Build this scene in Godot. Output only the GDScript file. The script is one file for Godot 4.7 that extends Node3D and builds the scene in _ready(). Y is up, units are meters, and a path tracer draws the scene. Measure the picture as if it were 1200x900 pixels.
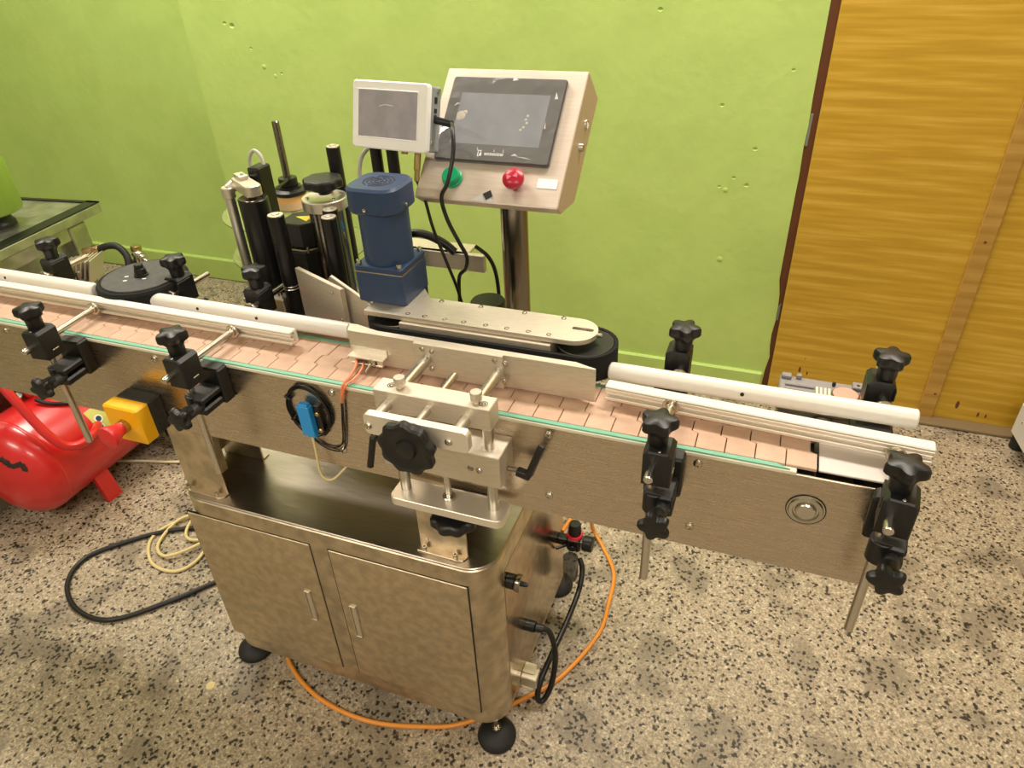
extends Node3D

var M := {}
var T := {}
var taken := {}
var rng := RandomNumberGenerator.new()

# ------------------------------------------------------------------ helpers
func numbered(n: String) -> String:
	if not taken.has(n):
		taken[n] = 0
		return n
	taken[n] += 1
	return "%s_%03d" % [n, taken[n]]

func thing(called: String, label: String, category: String, at: Vector3, group := "") -> Node3D:
	var o := Node3D.new()
	o.name = numbered(called)
	add_child(o)
	o.position = at
	o.set_meta("label", label)
	o.set_meta("category", category)
	if group != "":
		o.set_meta("group", group)
	return o

# part: geometry is given in world coordinates of the thing as first built
func part(called: String, st: SurfaceTool, mat: Material, parent: Node3D, label := "") -> MeshInstance3D:
	var o := MeshInstance3D.new()
	o.name = called
	st.generate_normals()
	o.mesh = st.commit()
	o.material_override = mat
	parent.add_child(o, true)
	if parent.get_parent() == self and not parent is MeshInstance3D:
		o.position = -parent.position
	if label != "":
		o.set_meta("label", label)
	return o

func solo(called: String, st: SurfaceTool, mat: Material, label: String, category: String, group := "") -> MeshInstance3D:
	var o := MeshInstance3D.new()
	o.name = numbered(called)
	st.generate_normals()
	o.mesh = st.commit()
	o.material_override = mat
	add_child(o)
	o.set_meta("label", label)
	o.set_meta("category", category)
	if group != "":
		o.set_meta("group", group)
	return o

func struct(called: String, st: SurfaceTool, mat: Material, label: String, category: String) -> MeshInstance3D:
	var o := solo(called, st, mat, label, category)
	o.set_meta("kind", "structure")
	return o

func S() -> SurfaceTool:
	var st := SurfaceTool.new()
	st.begin(Mesh.PRIMITIVE_TRIANGLES)
	return st

func tri(st: SurfaceTool, a: Vector3, b: Vector3, c: Vector3) -> void:
	st.add_vertex(a)
	st.add_vertex(b)
	st.add_vertex(c)

# triangle turned so that its front looks away from m
func tri_from(st: SurfaceTool, a: Vector3, b: Vector3, c: Vector3, m: Vector3) -> void:
	if (b - a).cross(c - a).dot((a + b + c) / 3.0 - m) > 0.0:
		tri(st, a, c, b)
	else:
		tri(st, a, b, c)

func quad_from(st: SurfaceTool, a: Vector3, b: Vector3, c: Vector3, d: Vector3, m: Vector3) -> void:
	tri_from(st, a, b, c, m)
	tri_from(st, a, c, d, m)

# box with chamfered edges
func box(st: SurfaceTool, c: Vector3, size: Vector3, b := 0.001, xf := Transform3D()) -> SurfaceTool:
	st.set_smooth_group(-1)
	var h := size / 2.0
	b = minf(b, minf(h.x, minf(h.y, h.z)) * 0.9)
	var m := xf * c
	var p := {}
	for sx in [-1, 1]:
		for sy in [-1, 1]:
			for sz in [-1, 1]:
				var s := Vector3(sx, sy, sz)
				p[[sx, sy, sz, 0]] = xf * (c + s * Vector3(h.x, h.y - b, h.z - b))
				p[[sx, sy, sz, 1]] = xf * (c + s * Vector3(h.x - b, h.y, h.z - b))
				p[[sx, sy, sz, 2]] = xf * (c + s * Vector3(h.x - b, h.y - b, h.z))
				tri_from(st, p[[sx, sy, sz, 0]], p[[sx, sy, sz, 1]], p[[sx, sy, sz, 2]], m)
	for s in [-1, 1]:
		quad_from(st, p[[s, -1, -1, 0]], p[[s, 1, -1, 0]], p[[s, 1, 1, 0]], p[[s, -1, 1, 0]], m)
		quad_from(st, p[[-1, s, -1, 1]], p[[1, s, -1, 1]], p[[1, s, 1, 1]], p[[-1, s, 1, 1]], m)
		quad_from(st, p[[-1, -1, s, 2]], p[[1, -1, s, 2]], p[[1, 1, s, 2]], p[[-1, 1, s, 2]], m)
		for t in [-1, 1]:
			quad_from(st, p[[s, t, -1, 0]], p[[s, t, 1, 0]], p[[s, t, 1, 1]], p[[s, t, -1, 1]], m)
			quad_from(st, p[[s, -1, t, 0]], p[[s, 1, t, 0]], p[[s, 1, t, 2]], p[[s, -1, t, 2]], m)
			quad_from(st, p[[-1, s, t, 1]], p[[1, s, t, 1]], p[[1, s, t, 2]], p[[-1, s, t, 2]], m)
	return st

# box from its two corners
func bb(st: SurfaceTool, x0: float, x1: float, y0: float, y1: float, z0: float, z1: float, b := 0.001) -> SurfaceTool:
	return box(st, Vector3(x0 + x1, y0 + y1, z0 + z1) / 2.0, Vector3(absf(x1 - x0), absf(y1 - y0), absf(z1 - z0)), b)

func B(x0: float, x1: float, y0: float, y1: float, z0: float, z1: float, b := 0.001) -> SurfaceTool:
	return bb(S(), x0, x1, y0, y1, z0, z1, b)

# transform whose y axis points along dir
func along(at: Vector3, dir: Vector3) -> Transform3D:
	var y := dir.normalized()
	var x := y.cross(Vector3.BACK if absf(y.z) < 0.9 else Vector3.RIGHT).normalized()
	return Transform3D(Basis(x, y, x.cross(y)), at)

# profile of (radius, height), turned round y; lobes bend the radius: r * (1 + amp cos(lobes a))
func lathe(st: SurfaceTool, prof: Array, xf := Transform3D(), n := 24, lobes := 0, amps := []) -> SurfaceTool:
	var rings := []
	for k in prof.size():
		var ring := PackedVector3Array()
		var r: float = prof[k][0]
		for i in n:
			var a := TAU * i / n
			var rr := r
			if lobes > 0:
				var w := cos(lobes * a)
				rr = r * (1.0 + float(amps[k]) * w)
			ring.append(xf * Vector3(rr * cos(a), prof[k][1], rr * sin(a)))
		rings.append(ring)
	var group := 1
	for k in prof.size() - 1:
		if k > 0:
			var u := Vector2(prof[k][0] - prof[k - 1][0], prof[k][1] - prof[k - 1][1])
			var v := Vector2(prof[k + 1][0] - prof[k][0], prof[k + 1][1] - prof[k][1])
			if absf(u.angle_to(v)) > 0.55:
				group += 1
		st.set_smooth_group(group)
		for i in n:
			var j := (i + 1) % n
			var a: Vector3 = rings[k][i]
			var b: Vector3 = rings[k][j]
			var c: Vector3 = rings[k + 1][j]
			var d: Vector3 = rings[k + 1][i]
			if prof[k][0] > 1e-6:
				tri(st, a, b, c)
			if prof[k + 1][0] > 1e-6:
				tri(st, a, c, d)
	return st

# solid rod between two points
func rod(st: SurfaceTool, p: Vector3, q: Vector3, r: float, n := 20, ch := 0.0008) -> SurfaceTool:
	var l := p.distance_to(q)
	ch = minf(ch, r * 0.5)
	return lathe(st, [[0, 0], [r - ch, 0], [r, ch], [r, l - ch], [r - ch, l], [0, l]], along(p, q - p), n)

# hollow pipe
func pipe(st: SurfaceTool, p: Vector3, q: Vector3, r: float, inner: float, n := 28) -> SurfaceTool:
	var l := p.distance_to(q)
	return lathe(st, [[inner, 0], [r, 0], [r, l], [inner, l], [inner, 0]], along(p, q - p), n)

# bent tube through points
func tube(st: SurfaceTool, pts: Array, r: float, n := 10, steps := 8, closed := false) -> SurfaceTool:
	var path := PackedVector3Array()
	var c := pts.size()
	for i in (c if closed else c - 1):
		var p0: Vector3 = pts[(i - 1 + c) % c] if closed or i > 0 else pts[0]
		var p1: Vector3 = pts[i]
		var p2: Vector3 = pts[(i + 1) % c]
		var p3: Vector3 = pts[(i + 2) % c] if closed or i + 2 < c else pts[c - 1]
		for k in steps:
			path.append(p1.cubic_interpolate(p2, p0, p3, float(k) / steps))
	if not closed:
		path.append(pts[c - 1])
	st.set_smooth_group(1)
	var rings := []
	var side := Vector3.ZERO
	var m := path.size()
	for i in m:
		var t := (path[(i + 1) % m] - path[(i - 1 + m) % m]) if closed else (path[mini(i + 1, m - 1)] - path[maxi(i - 1, 0)])
		t = t.normalized()
		if side == Vector3.ZERO:
			side = t.cross(Vector3.UP if absf(t.y) < 0.9 else Vector3.RIGHT).normalized()
		side = (side - t * side.dot(t)).normalized()
		var up := t.cross(side)
		var ring := PackedVector3Array()
		for k in n:
			var a := TAU * k / n
			ring.append(path[i] + (side * cos(a) + up * sin(a)) * r)
		rings.append(ring)
	for i in (m if closed else m - 1):
		var A: PackedVector3Array = rings[i]
		var D: PackedVector3Array = rings[(i + 1) % m]
		for k in n:
			var j := (k + 1) % n
			tri(st, A[k], D[j], A[j])
			tri(st, A[k], D[k], D[j])
	if not closed:
		st.set_smooth_group(2)
		for k in n:
			tri_from(st, rings[0][k], rings[0][(k + 1) % n], path[0], path[1])
			tri_from(st, rings[m - 1][k], rings[m - 1][(k + 1) % n], path[m - 1], path[m - 2])
	return st

func rrect(w: float, h: float, r: float, n := 5) -> PackedVector2Array:
	var out := PackedVector2Array()
	for q in 4:
		var c: Vector2 = [Vector2(w / 2 - r, h / 2 - r), Vector2(-w / 2 + r, h / 2 - r), Vector2(-w / 2 + r, -h / 2 + r), Vector2(w / 2 - r, -h / 2 + r)][q]
		for k in n + 1:
			var a := PI / 2 * (q + float(k) / n)
			out.append(c + Vector2(cos(a), sin(a)) * r)
	return out

# polygon in xy, made solid along z from z0 to z1, front edge chamfered by b
func prism(st: SurfaceTool, poly: PackedVector2Array, z0: float, z1: float, b := 0.0, xf := Transform3D(), smooth := false) -> SurfaceTool:
	if Geometry2D.is_polygon_clockwise(poly):
		poly.reverse()
	var n := poly.size()
	var inner := PackedVector2Array()
	for i in n:
		var e0 := (poly[i] - poly[(i - 1 + n) % n]).normalized()
		var e1 := (poly[(i + 1) % n] - poly[i]).normalized()
		var n0 := Vector2(-e0.y, e0.x)
		var n1 := Vector2(-e1.y, e1.x)
		var w := (n0 + n1)
		w = w / maxf(w.length_squared() * 0.5, 0.4)
		inner.append(poly[i] + w * b)
	var t := Geometry2D.triangulate_polygon(poly)
	st.set_smooth_group(-1)
	for k in range(0, t.size(), 3):
		var q := [0, 0, 0]
		for s in 3:
			q[s] = inner[t[k + s]]
		var area: float = (q[1] - q[0]).cross(q[2] - q[0])
		var f := []
		var g := []
		for s in 3:
			f.append(xf * Vector3(q[s].x, q[s].y, z1))
			g.append(xf * Vector3(q[s].x, q[s].y, z0))
		if area > 0:
			tri(st, f[0], f[2], f[1])
			tri(st, g[0], g[1], g[2])
		else:
			tri(st, f[0], f[1], f[2])
			tri(st, g[0], g[2], g[1])
	var lev := [[inner, z0], [poly, z0 + b], [poly, z1 - b], [inner, z1]] if b > 0 else [[poly, z0], [poly, z1]]
	for k in lev.size() - 1:
		if smooth:
			st.set_smooth_group(3 + k)
		for i in n:
			var j := (i + 1) % n
			var a: Vector3 = xf * Vector3(lev[k][0][i].x, lev[k][0][i].y, lev[k][1])
			var c: Vector3 = xf * Vector3(lev[k][0][j].x, lev[k][0][j].y, lev[k][1])
			var d: Vector3 = xf * Vector3(lev[k + 1][0][j].x, lev[k + 1][0][j].y, lev[k + 1][1])
			var e: Vector3 = xf * Vector3(lev[k + 1][0][i].x, lev[k + 1][0][i].y, lev[k + 1][1])
			tri(st, a, d, c)
			tri(st, a, e, d)
	return st

# polygon in xz (plan), made solid from y0 to y1
func slab(st: SurfaceTool, poly: PackedVector2Array, y0: float, y1: float, b := 0.0, smooth := false) -> SurfaceTool:
	# prism's z becomes y, its y becomes -z
	var q := PackedVector2Array()
	for p in poly:
		q.append(Vector2(p.x, -p.y))
	return prism(st, q, y0, y1, b, Transform3D(Basis(Vector3.RIGHT, Vector3.FORWARD, Vector3.UP), Vector3.ZERO), smooth)

func shifted(poly: PackedVector2Array, by: Vector2) -> PackedVector2Array:
	var out := PackedVector2Array()
	for p in poly:
		out.append(p + by)
	return out

func stadium(x0: float, x1: float, z: float, r: float, n := 14) -> PackedVector2Array:
	var out := PackedVector2Array()
	for k in n + 1:
		var a := -PI / 2 + PI * k / n
		out.append(Vector2(x1 + cos(a) * r, z + sin(a) * r))
	for k in n + 1:
		var a := PI / 2 + PI * k / n
		out.append(Vector2(x0 + cos(a) * r, z + sin(a) * r))
	return out

# screw head: dome with a hex socket ring
func screw(st: SurfaceTool, at: Vector3, dir: Vector3, r: float, h := 0.0) -> SurfaceTool:
	if h <= 0.0:
		h = r * 0.6
	return lathe(st, [[r, 0], [r * 0.97, h * 0.45], [r * 0.75, h * 0.85], [r * 0.42, h], [r * 0.36, h * 0.55], [0, h * 0.5]], along(at, dir), 14)

# socket cap screw
func cap_screw(st: SurfaceTool, at: Vector3, dir: Vector3, r: float, h: float) -> SurfaceTool:
	return lathe(st, [[r, 0], [r, h * 0.9], [r * 0.92, h], [r * 0.55, h], [r * 0.5, h * 0.4], [0, h * 0.4]], along(at, dir), 14)

# five-lobed star knob on its neck, standing on p, pointing along dir
func star(st: SurfaceTool, p: Vector3, dir: Vector3, r := 0.03, h := 0.045, turn := 0.0) -> SurfaceTool:
	var xf := along(p, dir) * Transform3D(Basis(Vector3.UP, turn), Vector3.ZERO)
	var prof := [[r * 0.50, 0], [r * 0.54, h * 0.06], [r * 0.55, h * 0.36], [r * 0.64, h * 0.5], [r * 0.80, h * 0.58], [r * 0.86, h * 0.64], [r * 0.86, h * 0.84], [r * 0.80, h * 0.93], [r * 0.5, h * 0.99], [r * 0.25, h], [0, h]]
	return lathe(st, prof, xf, 60, 5, [0, 0, 0.02, 0.13, 0.19, 0.2, 0.2, 0.18, 0.08, 0.03, 0])

# hand wheel with bumps on its rim; face points along dir
func wheel(st: SurfaceTool, p: Vector3, dir: Vector3, r: float, h: float) -> SurfaceTool:
	var prof := [[r * 0.3, 0], [r * 0.32, h * 0.3], [r * 0.86, h * 0.38], [r * 0.94, h * 0.46], [r * 0.95, h * 0.8], [r * 0.88, h * 0.94], [r * 0.78, h * 0.97], [r * 0.68, h * 0.86], [r * 0.36, h * 0.82], [r * 0.32, h * 0.96], [r * 0.28, h], [0, h]]
	return lathe(st, prof, along(p, dir), 90, 9, [0, 0, 0.05, 0.06, 0.06, 0.05, 0.01, 0, 0, 0, 0, 0])

# ------------------------------------------------------------------ materials
func mat(called: String, c: Color, rough := 0.5, metal := 0.0) -> StandardMaterial3D:
	var m := StandardMaterial3D.new()
	m.resource_name = called
	m.albedo_color = c
	m.roughness = rough
	m.metallic = metal
	M[called] = m
	return m

func rgb(r: int, g: int, b: int) -> Color:
	return Color8(r, g, b)

func noise(type: int, freq: float, octaves := 4, s := 1) -> FastNoiseLite:
	var n := FastNoiseLite.new()
	n.noise_type = type
	n.frequency = freq
	n.fractal_type = FastNoiseLite.FRACTAL_FBM if octaves > 1 else FastNoiseLite.FRACTAL_NONE
	n.fractal_octaves = octaves
	n.seed = s
	return n

func ntex(n: FastNoiseLite, size: int, stops: Array, constant := false) -> NoiseTexture2D:
	var t := NoiseTexture2D.new()
	t.width = size
	t.height = size
	t.seamless = true
	t.seamless_blend_skirt = 0.12
	t.noise = n
	var g := Gradient.new()
	var offs := PackedFloat32Array()
	var cols := PackedColorArray()
	for s in stops:
		offs.append(s[0])
		cols.append(s[1])
	g.offsets = offs
	g.colors = cols
	if constant:
		g.interpolation_mode = Gradient.GRADIENT_INTERPOLATE_CONSTANT
	t.color_ramp = g
	return t

func grey(v: float) -> Color:
	return Color(v, v, v)

func tripl(m: StandardMaterial3D, scale: Vector3, world := false, sharp := 8.0) -> void:
	m.uv1_triplanar = true
	m.uv1_world_triplanar = world
	m.uv1_scale = scale
	m.uv1_triplanar_sharpness = sharp

# three grains of chip and some ground-in dirt, mixed pixel by pixel
func terrazzo_texture() -> ImageTexture:
	var n := 2048
	var chips := noise(FastNoiseLite.TYPE_CELLULAR, 0.27, 1, 41)
	chips.cellular_return_type = FastNoiseLite.RETURN_CELL_VALUE
	chips.domain_warp_enabled = true
	chips.domain_warp_amplitude = 2.5
	chips.domain_warp_frequency = 0.1
	var fine := noise(FastNoiseLite.TYPE_CELLULAR, 0.5, 1, 42)
	fine.cellular_return_type = FastNoiseLite.RETURN_CELL_VALUE
	var dirt := noise(FastNoiseLite.TYPE_SIMPLEX, 0.006, 6, 44)
	var a := chips.get_image(n, n, false, false, false).get_data()
	var b := fine.get_image(n, n, false, false, false).get_data()
	var d := dirt.get_image(n, n, false, false, true).get_data()
	var out := PackedByteArray()
	out.resize(n * n * 3)
	var dark := PackedByteArray([58, 49, 38])
	for i in n * n:
		var soil := clampf((110.0 - d[i]) / 45.0, 0.0, 1.0)
		var v := a[i] - int(18.0 * soil)
		var f := 0.72 + 0.36 * b[i] / 255.0
		var g := 1.0 - 0.15 * soil * (0.4 + 1.2 * b[i] / 255.0)
		var r := 184.0
		var gg := 168.0
		var bl := 143.0
		if v < 22:
			r = 48.0
			gg = 41.0
			bl = 32.0
			f = 0.85 + 0.3 * b[i] / 255.0
		elif v < 34:
			r = 132.0
			gg = 116.0
			bl = 94.0
		elif v > 232:
			r = 206.0
			gg = 193.0
			bl = 170.0
		var k := f * g
		out[i * 3] = mini(255, int(r * k))
		out[i * 3 + 1] = mini(255, int(gg * k))
		out[i * 3 + 2] = mini(255, int(bl * k))
	return ImageTexture.create_from_image(Image.create_from_data(n, n, false, Image.FORMAT_RGB8, out))

func make_materials() -> void:
	var streak := ntex(noise(FastNoiseLite.TYPE_SIMPLEX_SMOOTH, 0.02, 4, 3), 512, [[0.0, grey(0.92)], [0.5, grey(0.97)], [1.0, grey(1.0)]])
	var streak_r := ntex(noise(FastNoiseLite.TYPE_SIMPLEX_SMOOTH, 0.02, 4, 5), 512, [[0.0, grey(0.6)], [1.0, grey(1.0)]])
	var cloud := ntex(noise(FastNoiseLite.TYPE_SIMPLEX_SMOOTH, 0.012, 5, 8), 512, [[0.25, grey(0.86)], [0.5, grey(0.94)], [0.75, grey(1.0)]])
	var cloud_r := ntex(noise(FastNoiseLite.TYPE_SIMPLEX_SMOOTH, 0.015, 5, 9), 512, [[0.2, grey(0.8)], [0.8, grey(1.0)]])
	var faint := ntex(noise(FastNoiseLite.TYPE_SIMPLEX_SMOOTH, 0.02, 4, 61), 256, [[0.2, grey(0.93)], [0.8, grey(1.0)]])
	# stainless sheet, brushed along the conveyor
	var m := mat("brushed_panel", rgb(210, 196, 178), 0.37, 0.98)
	m.albedo_texture = streak
	m.roughness_texture = streak_r
	tripl(m, Vector3(1.2, 26, 26))
	m = mat("cabinet_steel", rgb(218, 202, 176), 0.42, 0.96)
	m.albedo_texture = cloud
	m.roughness_texture = cloud_r
	tripl(m, Vector3(3, 3, 3))
	m = mat("door_steel", rgb(220, 203, 174), 0.48, 0.95)
	m.albedo_texture = ntex(noise(FastNoiseLite.TYPE_SIMPLEX_SMOOTH, 0.014, 5, 71), 512, [[0.2, grey(0.9)], [0.8, grey(1.0)]])
	m.roughness_texture = cloud_r
	tripl(m, Vector3(4.2, 4.6, 4.2))
	m = mat("side_steel", rgb(196, 178, 150), 0.24, 1.0)
	m.albedo_texture = cloud
	m.roughness_texture = cloud_r
	tripl(m, Vector3(5, 5, 5))
	m = mat("aluminium", rgb(226, 216, 200), 0.5, 0.85)
	m.albedo_texture = streak
	tripl(m, Vector3(3, 40, 40))
	m = mat("box_steel", rgb(220, 206, 194), 0.55, 0.85)
	m.albedo_texture = streak
	tripl(m, Vector3(1.5, 30, 30))
	m = mat("top_steel", rgb(186, 176, 164), 0.46, 1.0)
	m.albedo_texture = streak
	m.roughness_texture = streak_r
	tripl(m, Vector3(1.2, 20, 20))
	mat("aluminium_plain", rgb(224, 216, 202), 0.38, 0.9)
	mat("matt_plate", rgb(214, 204, 198), 0.6, 0.3)
	mat("bright_edge", rgb(236, 228, 214), 0.42, 0.7)
	mat("chrome", rgb(225, 222, 216), 0.16, 1.0)
	mat("post_chrome", rgb(226, 222, 214), 0.32, 0.9)
	mat("rod_steel", rgb(205, 200, 190), 0.25, 1.0)
	m = mat("dark_steel", rgb(150, 142, 132), 0.22, 1.0)
	mat("screw_steel", rgb(200, 192, 178), 0.25, 1.0)
	mat("brass", rgb(190, 164, 116), 0.32, 1.0)
	mat("black_plastic", rgb(20, 20, 21), 0.42)
	mat("black_rubber", rgb(22, 22, 23), 0.62)
	mat("black_paint", rgb(17, 17, 18), 0.34)
	m = mat("black_foam", rgb(15, 15, 15), 0.95)
	m = mat("grey_cover", rgb(72, 70, 70), 0.55)
	m.albedo_texture = cloud
	tripl(m, Vector3(8, 8, 8))
	m = mat("dusty_black", rgb(46, 44, 41), 0.6)
	m.albedo_texture = cloud
	tripl(m, Vector3(14, 14, 14))
	mat("cable_black", rgb(16, 16, 17), 0.4)
	m = mat("white_plastic", rgb(228, 225, 216), 0.36)
	m.subsurf_scatter_enabled = true
	m.subsurf_scatter_strength = 0.1
	mat("white_case", rgb(252, 251, 249), 0.4)
	mat("grey_case", rgb(150, 156, 158), 0.45)
	for k in 3:
		m = mat("slat_%d" % k, [rgb(208, 172, 146), rgb(204, 167, 141), rgb(211, 176, 151)][k], 0.5)
		m.albedo_texture = faint
		tripl(m, Vector3(5 + k, 4, 6))
	mat("green_strip", rgb(118, 182, 156), 0.4)
	mat("cream_strip", rgb(226, 220, 196), 0.45)
	m = mat("blue_paint", rgb(39, 61, 94), 0.42)
	m.heightmap_enabled = true
	m.heightmap_texture = ntex(noise(FastNoiseLite.TYPE_SIMPLEX, 0.09, 2, 12), 256, [[0, grey(0)], [1, grey(1)]])
	m.heightmap_scale = 0.02
	tripl(m, Vector3(10, 10, 10))
	mat("blue_dark", rgb(12, 16, 24), 0.6)
	mat("sky_blue", rgb(40, 150, 226), 0.42)
	mat("yellow_plastic", rgb(250, 186, 12), 0.42)
	mat("red_plastic", rgb(214, 44, 48), 0.45)
	m = mat("red_paint", rgb(206, 34, 36), 0.3)
	m.clearcoat_enabled = true
	m.clearcoat = 0.4
	m.clearcoat_roughness = 0.12
	m = mat("red_button", rgb(176, 14, 48), 0.3)
	mat("red_ring", rgb(220, 40, 62), 0.4)
	mat("green_button", rgb(0, 158, 106), 0.3)
	mat("label_white", rgb(244, 243, 240), 0.6)
	mat("label_yellow", rgb(246, 206, 30), 0.55)
	mat("label_lime", rgb(206, 200, 110), 0.55)
	mat("residue_grey", rgb(188, 180, 166), 0.7)
	mat("plinth_grey", rgb(128, 122, 104), 0.6)
	mat("arrow_pink", rgb(206, 110, 128), 0.5)
	mat("pink_sticker", rgb(238, 160, 140), 0.6)
	mat("silver_tape", rgb(196, 196, 194), 0.35, 0.1)
	mat("ink", rgb(26, 24, 24), 0.6)
	mat("ink_brown", rgb(44, 26, 22), 0.7)
	m = mat("bezel", rgb(70, 68, 70), 0.28)
	m.clearcoat_enabled = true
	m.clearcoat = 0.5
	m.clearcoat_roughness = 0.18
	m = mat("display_film", rgb(128, 131, 142), 0.3)
	m.albedo_texture = ntex(noise(FastNoiseLite.TYPE_SIMPLEX_SMOOTH, 0.02, 4, 21), 256, [[0.2, grey(0.88)], [0.8, grey(1)]])
	tripl(m, Vector3(4, 4, 4))
	m = mat("display_pale", rgb(172, 167, 177), 0.3)
	m.albedo_texture = faint
	tripl(m, Vector3(5, 5, 5))
	m = mat("film", Color8(235, 235, 238, 26), 0.1)
	m.transparency = BaseMaterial3D.TRANSPARENCY_ALPHA
	m = mat("film_fold", Color8(240, 240, 244, 150), 0.35)
	m.transparency = BaseMaterial3D.TRANSPARENCY_ALPHA
	m = mat("acrylic", Color8(150, 158, 104, 118), 0.1)
	m.transparency = BaseMaterial3D.TRANSPARENCY_ALPHA
	m = mat("smoked_bowl", Color8(60, 60, 64, 150), 0.15)
	m.transparency = BaseMaterial3D.TRANSPARENCY_ALPHA
	mat("disc_edge", rgb(116, 118, 84), 0.4)
	mat("label_core", rgb(240, 186, 118), 0.6)
	mat("label_roll", rgb(224, 190, 150), 0.6)
	mat("orange_hose", rgb(232, 150, 60), 0.35)
	mat("orange_fibre", rgb(246, 136, 92), 0.45)
	mat("cream_cable", rgb(226, 208, 150), 0.5)
	mat("pale_cable", rgb(226, 216, 184), 0.5)
	mat("grey_hose", rgb(190, 188, 180), 0.4)
	m = mat("drive_grey", rgb(146, 142, 143), 0.5, 0.3)
	m = mat("bench_steel", rgb(206, 205, 192), 0.4, 0.95)
	m.albedo_texture = cloud
	m.roughness_texture = cloud_r
	tripl(m, Vector3(2, 2, 2))
	mat("machine_green", rgb(132, 160, 62), 0.35)
	mat("appliance_white", rgb(214, 212, 206), 0.4)
	mat("trim_brown", rgb(104, 60, 34), 0.5)
	mat("filler_grey", rgb(132, 138, 128), 0.8)
	mat("sill_wood", rgb(128, 108, 76), 0.7)
	# painted wall
	m = mat("green_wall", rgb(186, 212, 118), 0.55)
	m.albedo_texture = ntex(noise(FastNoiseLite.TYPE_SIMPLEX_SMOOTH, 0.006, 5, 31), 512, [[0.2, Color(0.975, 0.978, 0.965)], [0.6, grey(1)]])
	m.heightmap_enabled = true
	m.heightmap_texture = ntex(noise(FastNoiseLite.TYPE_SIMPLEX_SMOOTH, 0.03, 4, 33), 512, [[0, grey(0)], [1, grey(1)]])
	m.heightmap_scale = 0.07
	tripl(m, Vector3(1.3, 1.3, 1.3), true)
	mat("wall_cream", rgb(226, 222, 206), 0.8)
	mat("ceiling_white", rgb(238, 236, 228), 0.85)
	# terrazzo: dark and pale stone chips in a beige ground, dirt worn into it
	m = mat("terrazzo", grey(1), 0.5)
	m.albedo_texture = terrazzo_texture()
	tripl(m, Vector3(1, 1, 1) / 3.1, true)
	m.uv1_offset = Vector3(0.758, 0, 0.435)
	# wood-print door board, grain running across
	m = mat("door_wood", grey(1), 0.38)
	m.albedo_texture = ntex(noise(FastNoiseLite.TYPE_SIMPLEX_SMOOTH, 0.012, 5, 51), 1024, [[0.2, rgb(184, 144, 38)], [0.45, rgb(192, 152, 44)], [0.6, rgb(197, 157, 50)], [0.85, rgb(207, 168, 68)]])
	tripl(m, Vector3(0.2, 3.8, 0.2), true)
	m = mat("batten_wood", grey(1), 0.42)
	m.albedo_texture = ntex(noise(FastNoiseLite.TYPE_SIMPLEX_SMOOTH, 0.012, 5, 53), 512, [[0.2, rgb(166, 126, 52)], [0.8, rgb(188, 148, 74)]])
	tripl(m, Vector3(0.3, 5, 0.3), true)
	m = mat("lamp_glow", rgb(255, 250, 240), 0.6)
	m.emission_enabled = true
	m.emission = Color(1, 0.965, 0.91)
	m.emission_energy_multiplier = 3.0
	mat("lamp_housing", rgb(236, 236, 232), 0.5)

# ------------------------------------------------------------------ scene
func lamp(at: Vector3, w: float, d: float, energy: float, label: String) -> void:
	var o := thing("ceiling_light", label, "ceiling light", at, "ceiling light panels")
	var st := B(at.x - w / 2 - 0.03, at.x + w / 2 + 0.03, at.y + 0.005, at.y + 0.07, at.z - d / 2 - 0.03, at.z + d / 2 + 0.03, 0.006)
	part("housing", st, M.lamp_housing, o)
	part("diffuser", B(at.x - w / 2, at.x + w / 2, at.y - 0.004, at.y + 0.006, at.z - d / 2, at.z + d / 2, 0.002), M.lamp_glow, o)
	var l := AreaLight3D.new()
	l.name = "light"
	l.area_size = Vector2(w, d)
	l.area_normalize_energy = true
	l.light_energy = energy
	l.light_color = Color(1, 0.958, 0.905)
	l.shadow_enabled = true
	l.area_range = 12.0
	l.area_attenuation = 2.0
	o.add_child(l)
	l.rotation = Vector3(-PI / 2, 0, 0)
	l.position = Vector3(0, -0.012, 0)

func _ready() -> void:
	rng.seed = 7
	# camera
	var cam := Camera3D.new()
	cam.name = "camera"
	cam.basis = Basis(Vector3.UP, 0.3813) * Basis(Vector3.RIGHT, -0.5864) * Basis(Vector3.BACK, -0.0474)
	cam.position = Vector3(-0.1018, 1.4423, 1.1925)
	cam.fov = 56.94
	cam.near = 0.02
	add_child(cam)
	cam.current = true
	# environment
	var we := WorldEnvironment.new()
	we.name = "environment"
	var env := Environment.new()
	env.background_mode = Environment.BG_COLOR
	env.background_color = Color(0.02, 0.02, 0.02)
	env.tonemap_mode = Environment.TONE_MAPPER_LINEAR
	env.tonemap_exposure = 0.93
	env.sdfgi_enabled = true
	env.ssao_enabled = true
	env.ssil_enabled = true
	we.environment = env
	add_child(we)
	make_materials()
	# ceiling lamps
	lamp(Vector3(-2.2, 2.78, -0.45), 1.2, 0.3, 5.2, "ceiling light panel above the rollers and the separator wheel")
	lamp(Vector3(0.0, 2.78, -0.45), 1.2, 0.3, 4.6, "ceiling light panel above the wooden door end")
	lamp(Vector3(-2.0, 2.78, 2.6), 1.2, 0.3, 4.4, "ceiling light panel behind the camera on the workbench side")
	lamp(Vector3(0.5, 2.78, 2.6), 1.2, 0.3, 4.4, "ceiling light panel behind the camera on the door side")
	room()
	cabinet()
	conveyor()
	rails_and_clamps()
	adjuster()
	wrap_unit()
	label_head()
	screens()
	small_fittings()
	left_corner()
	right_corner()
	cables()

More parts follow.
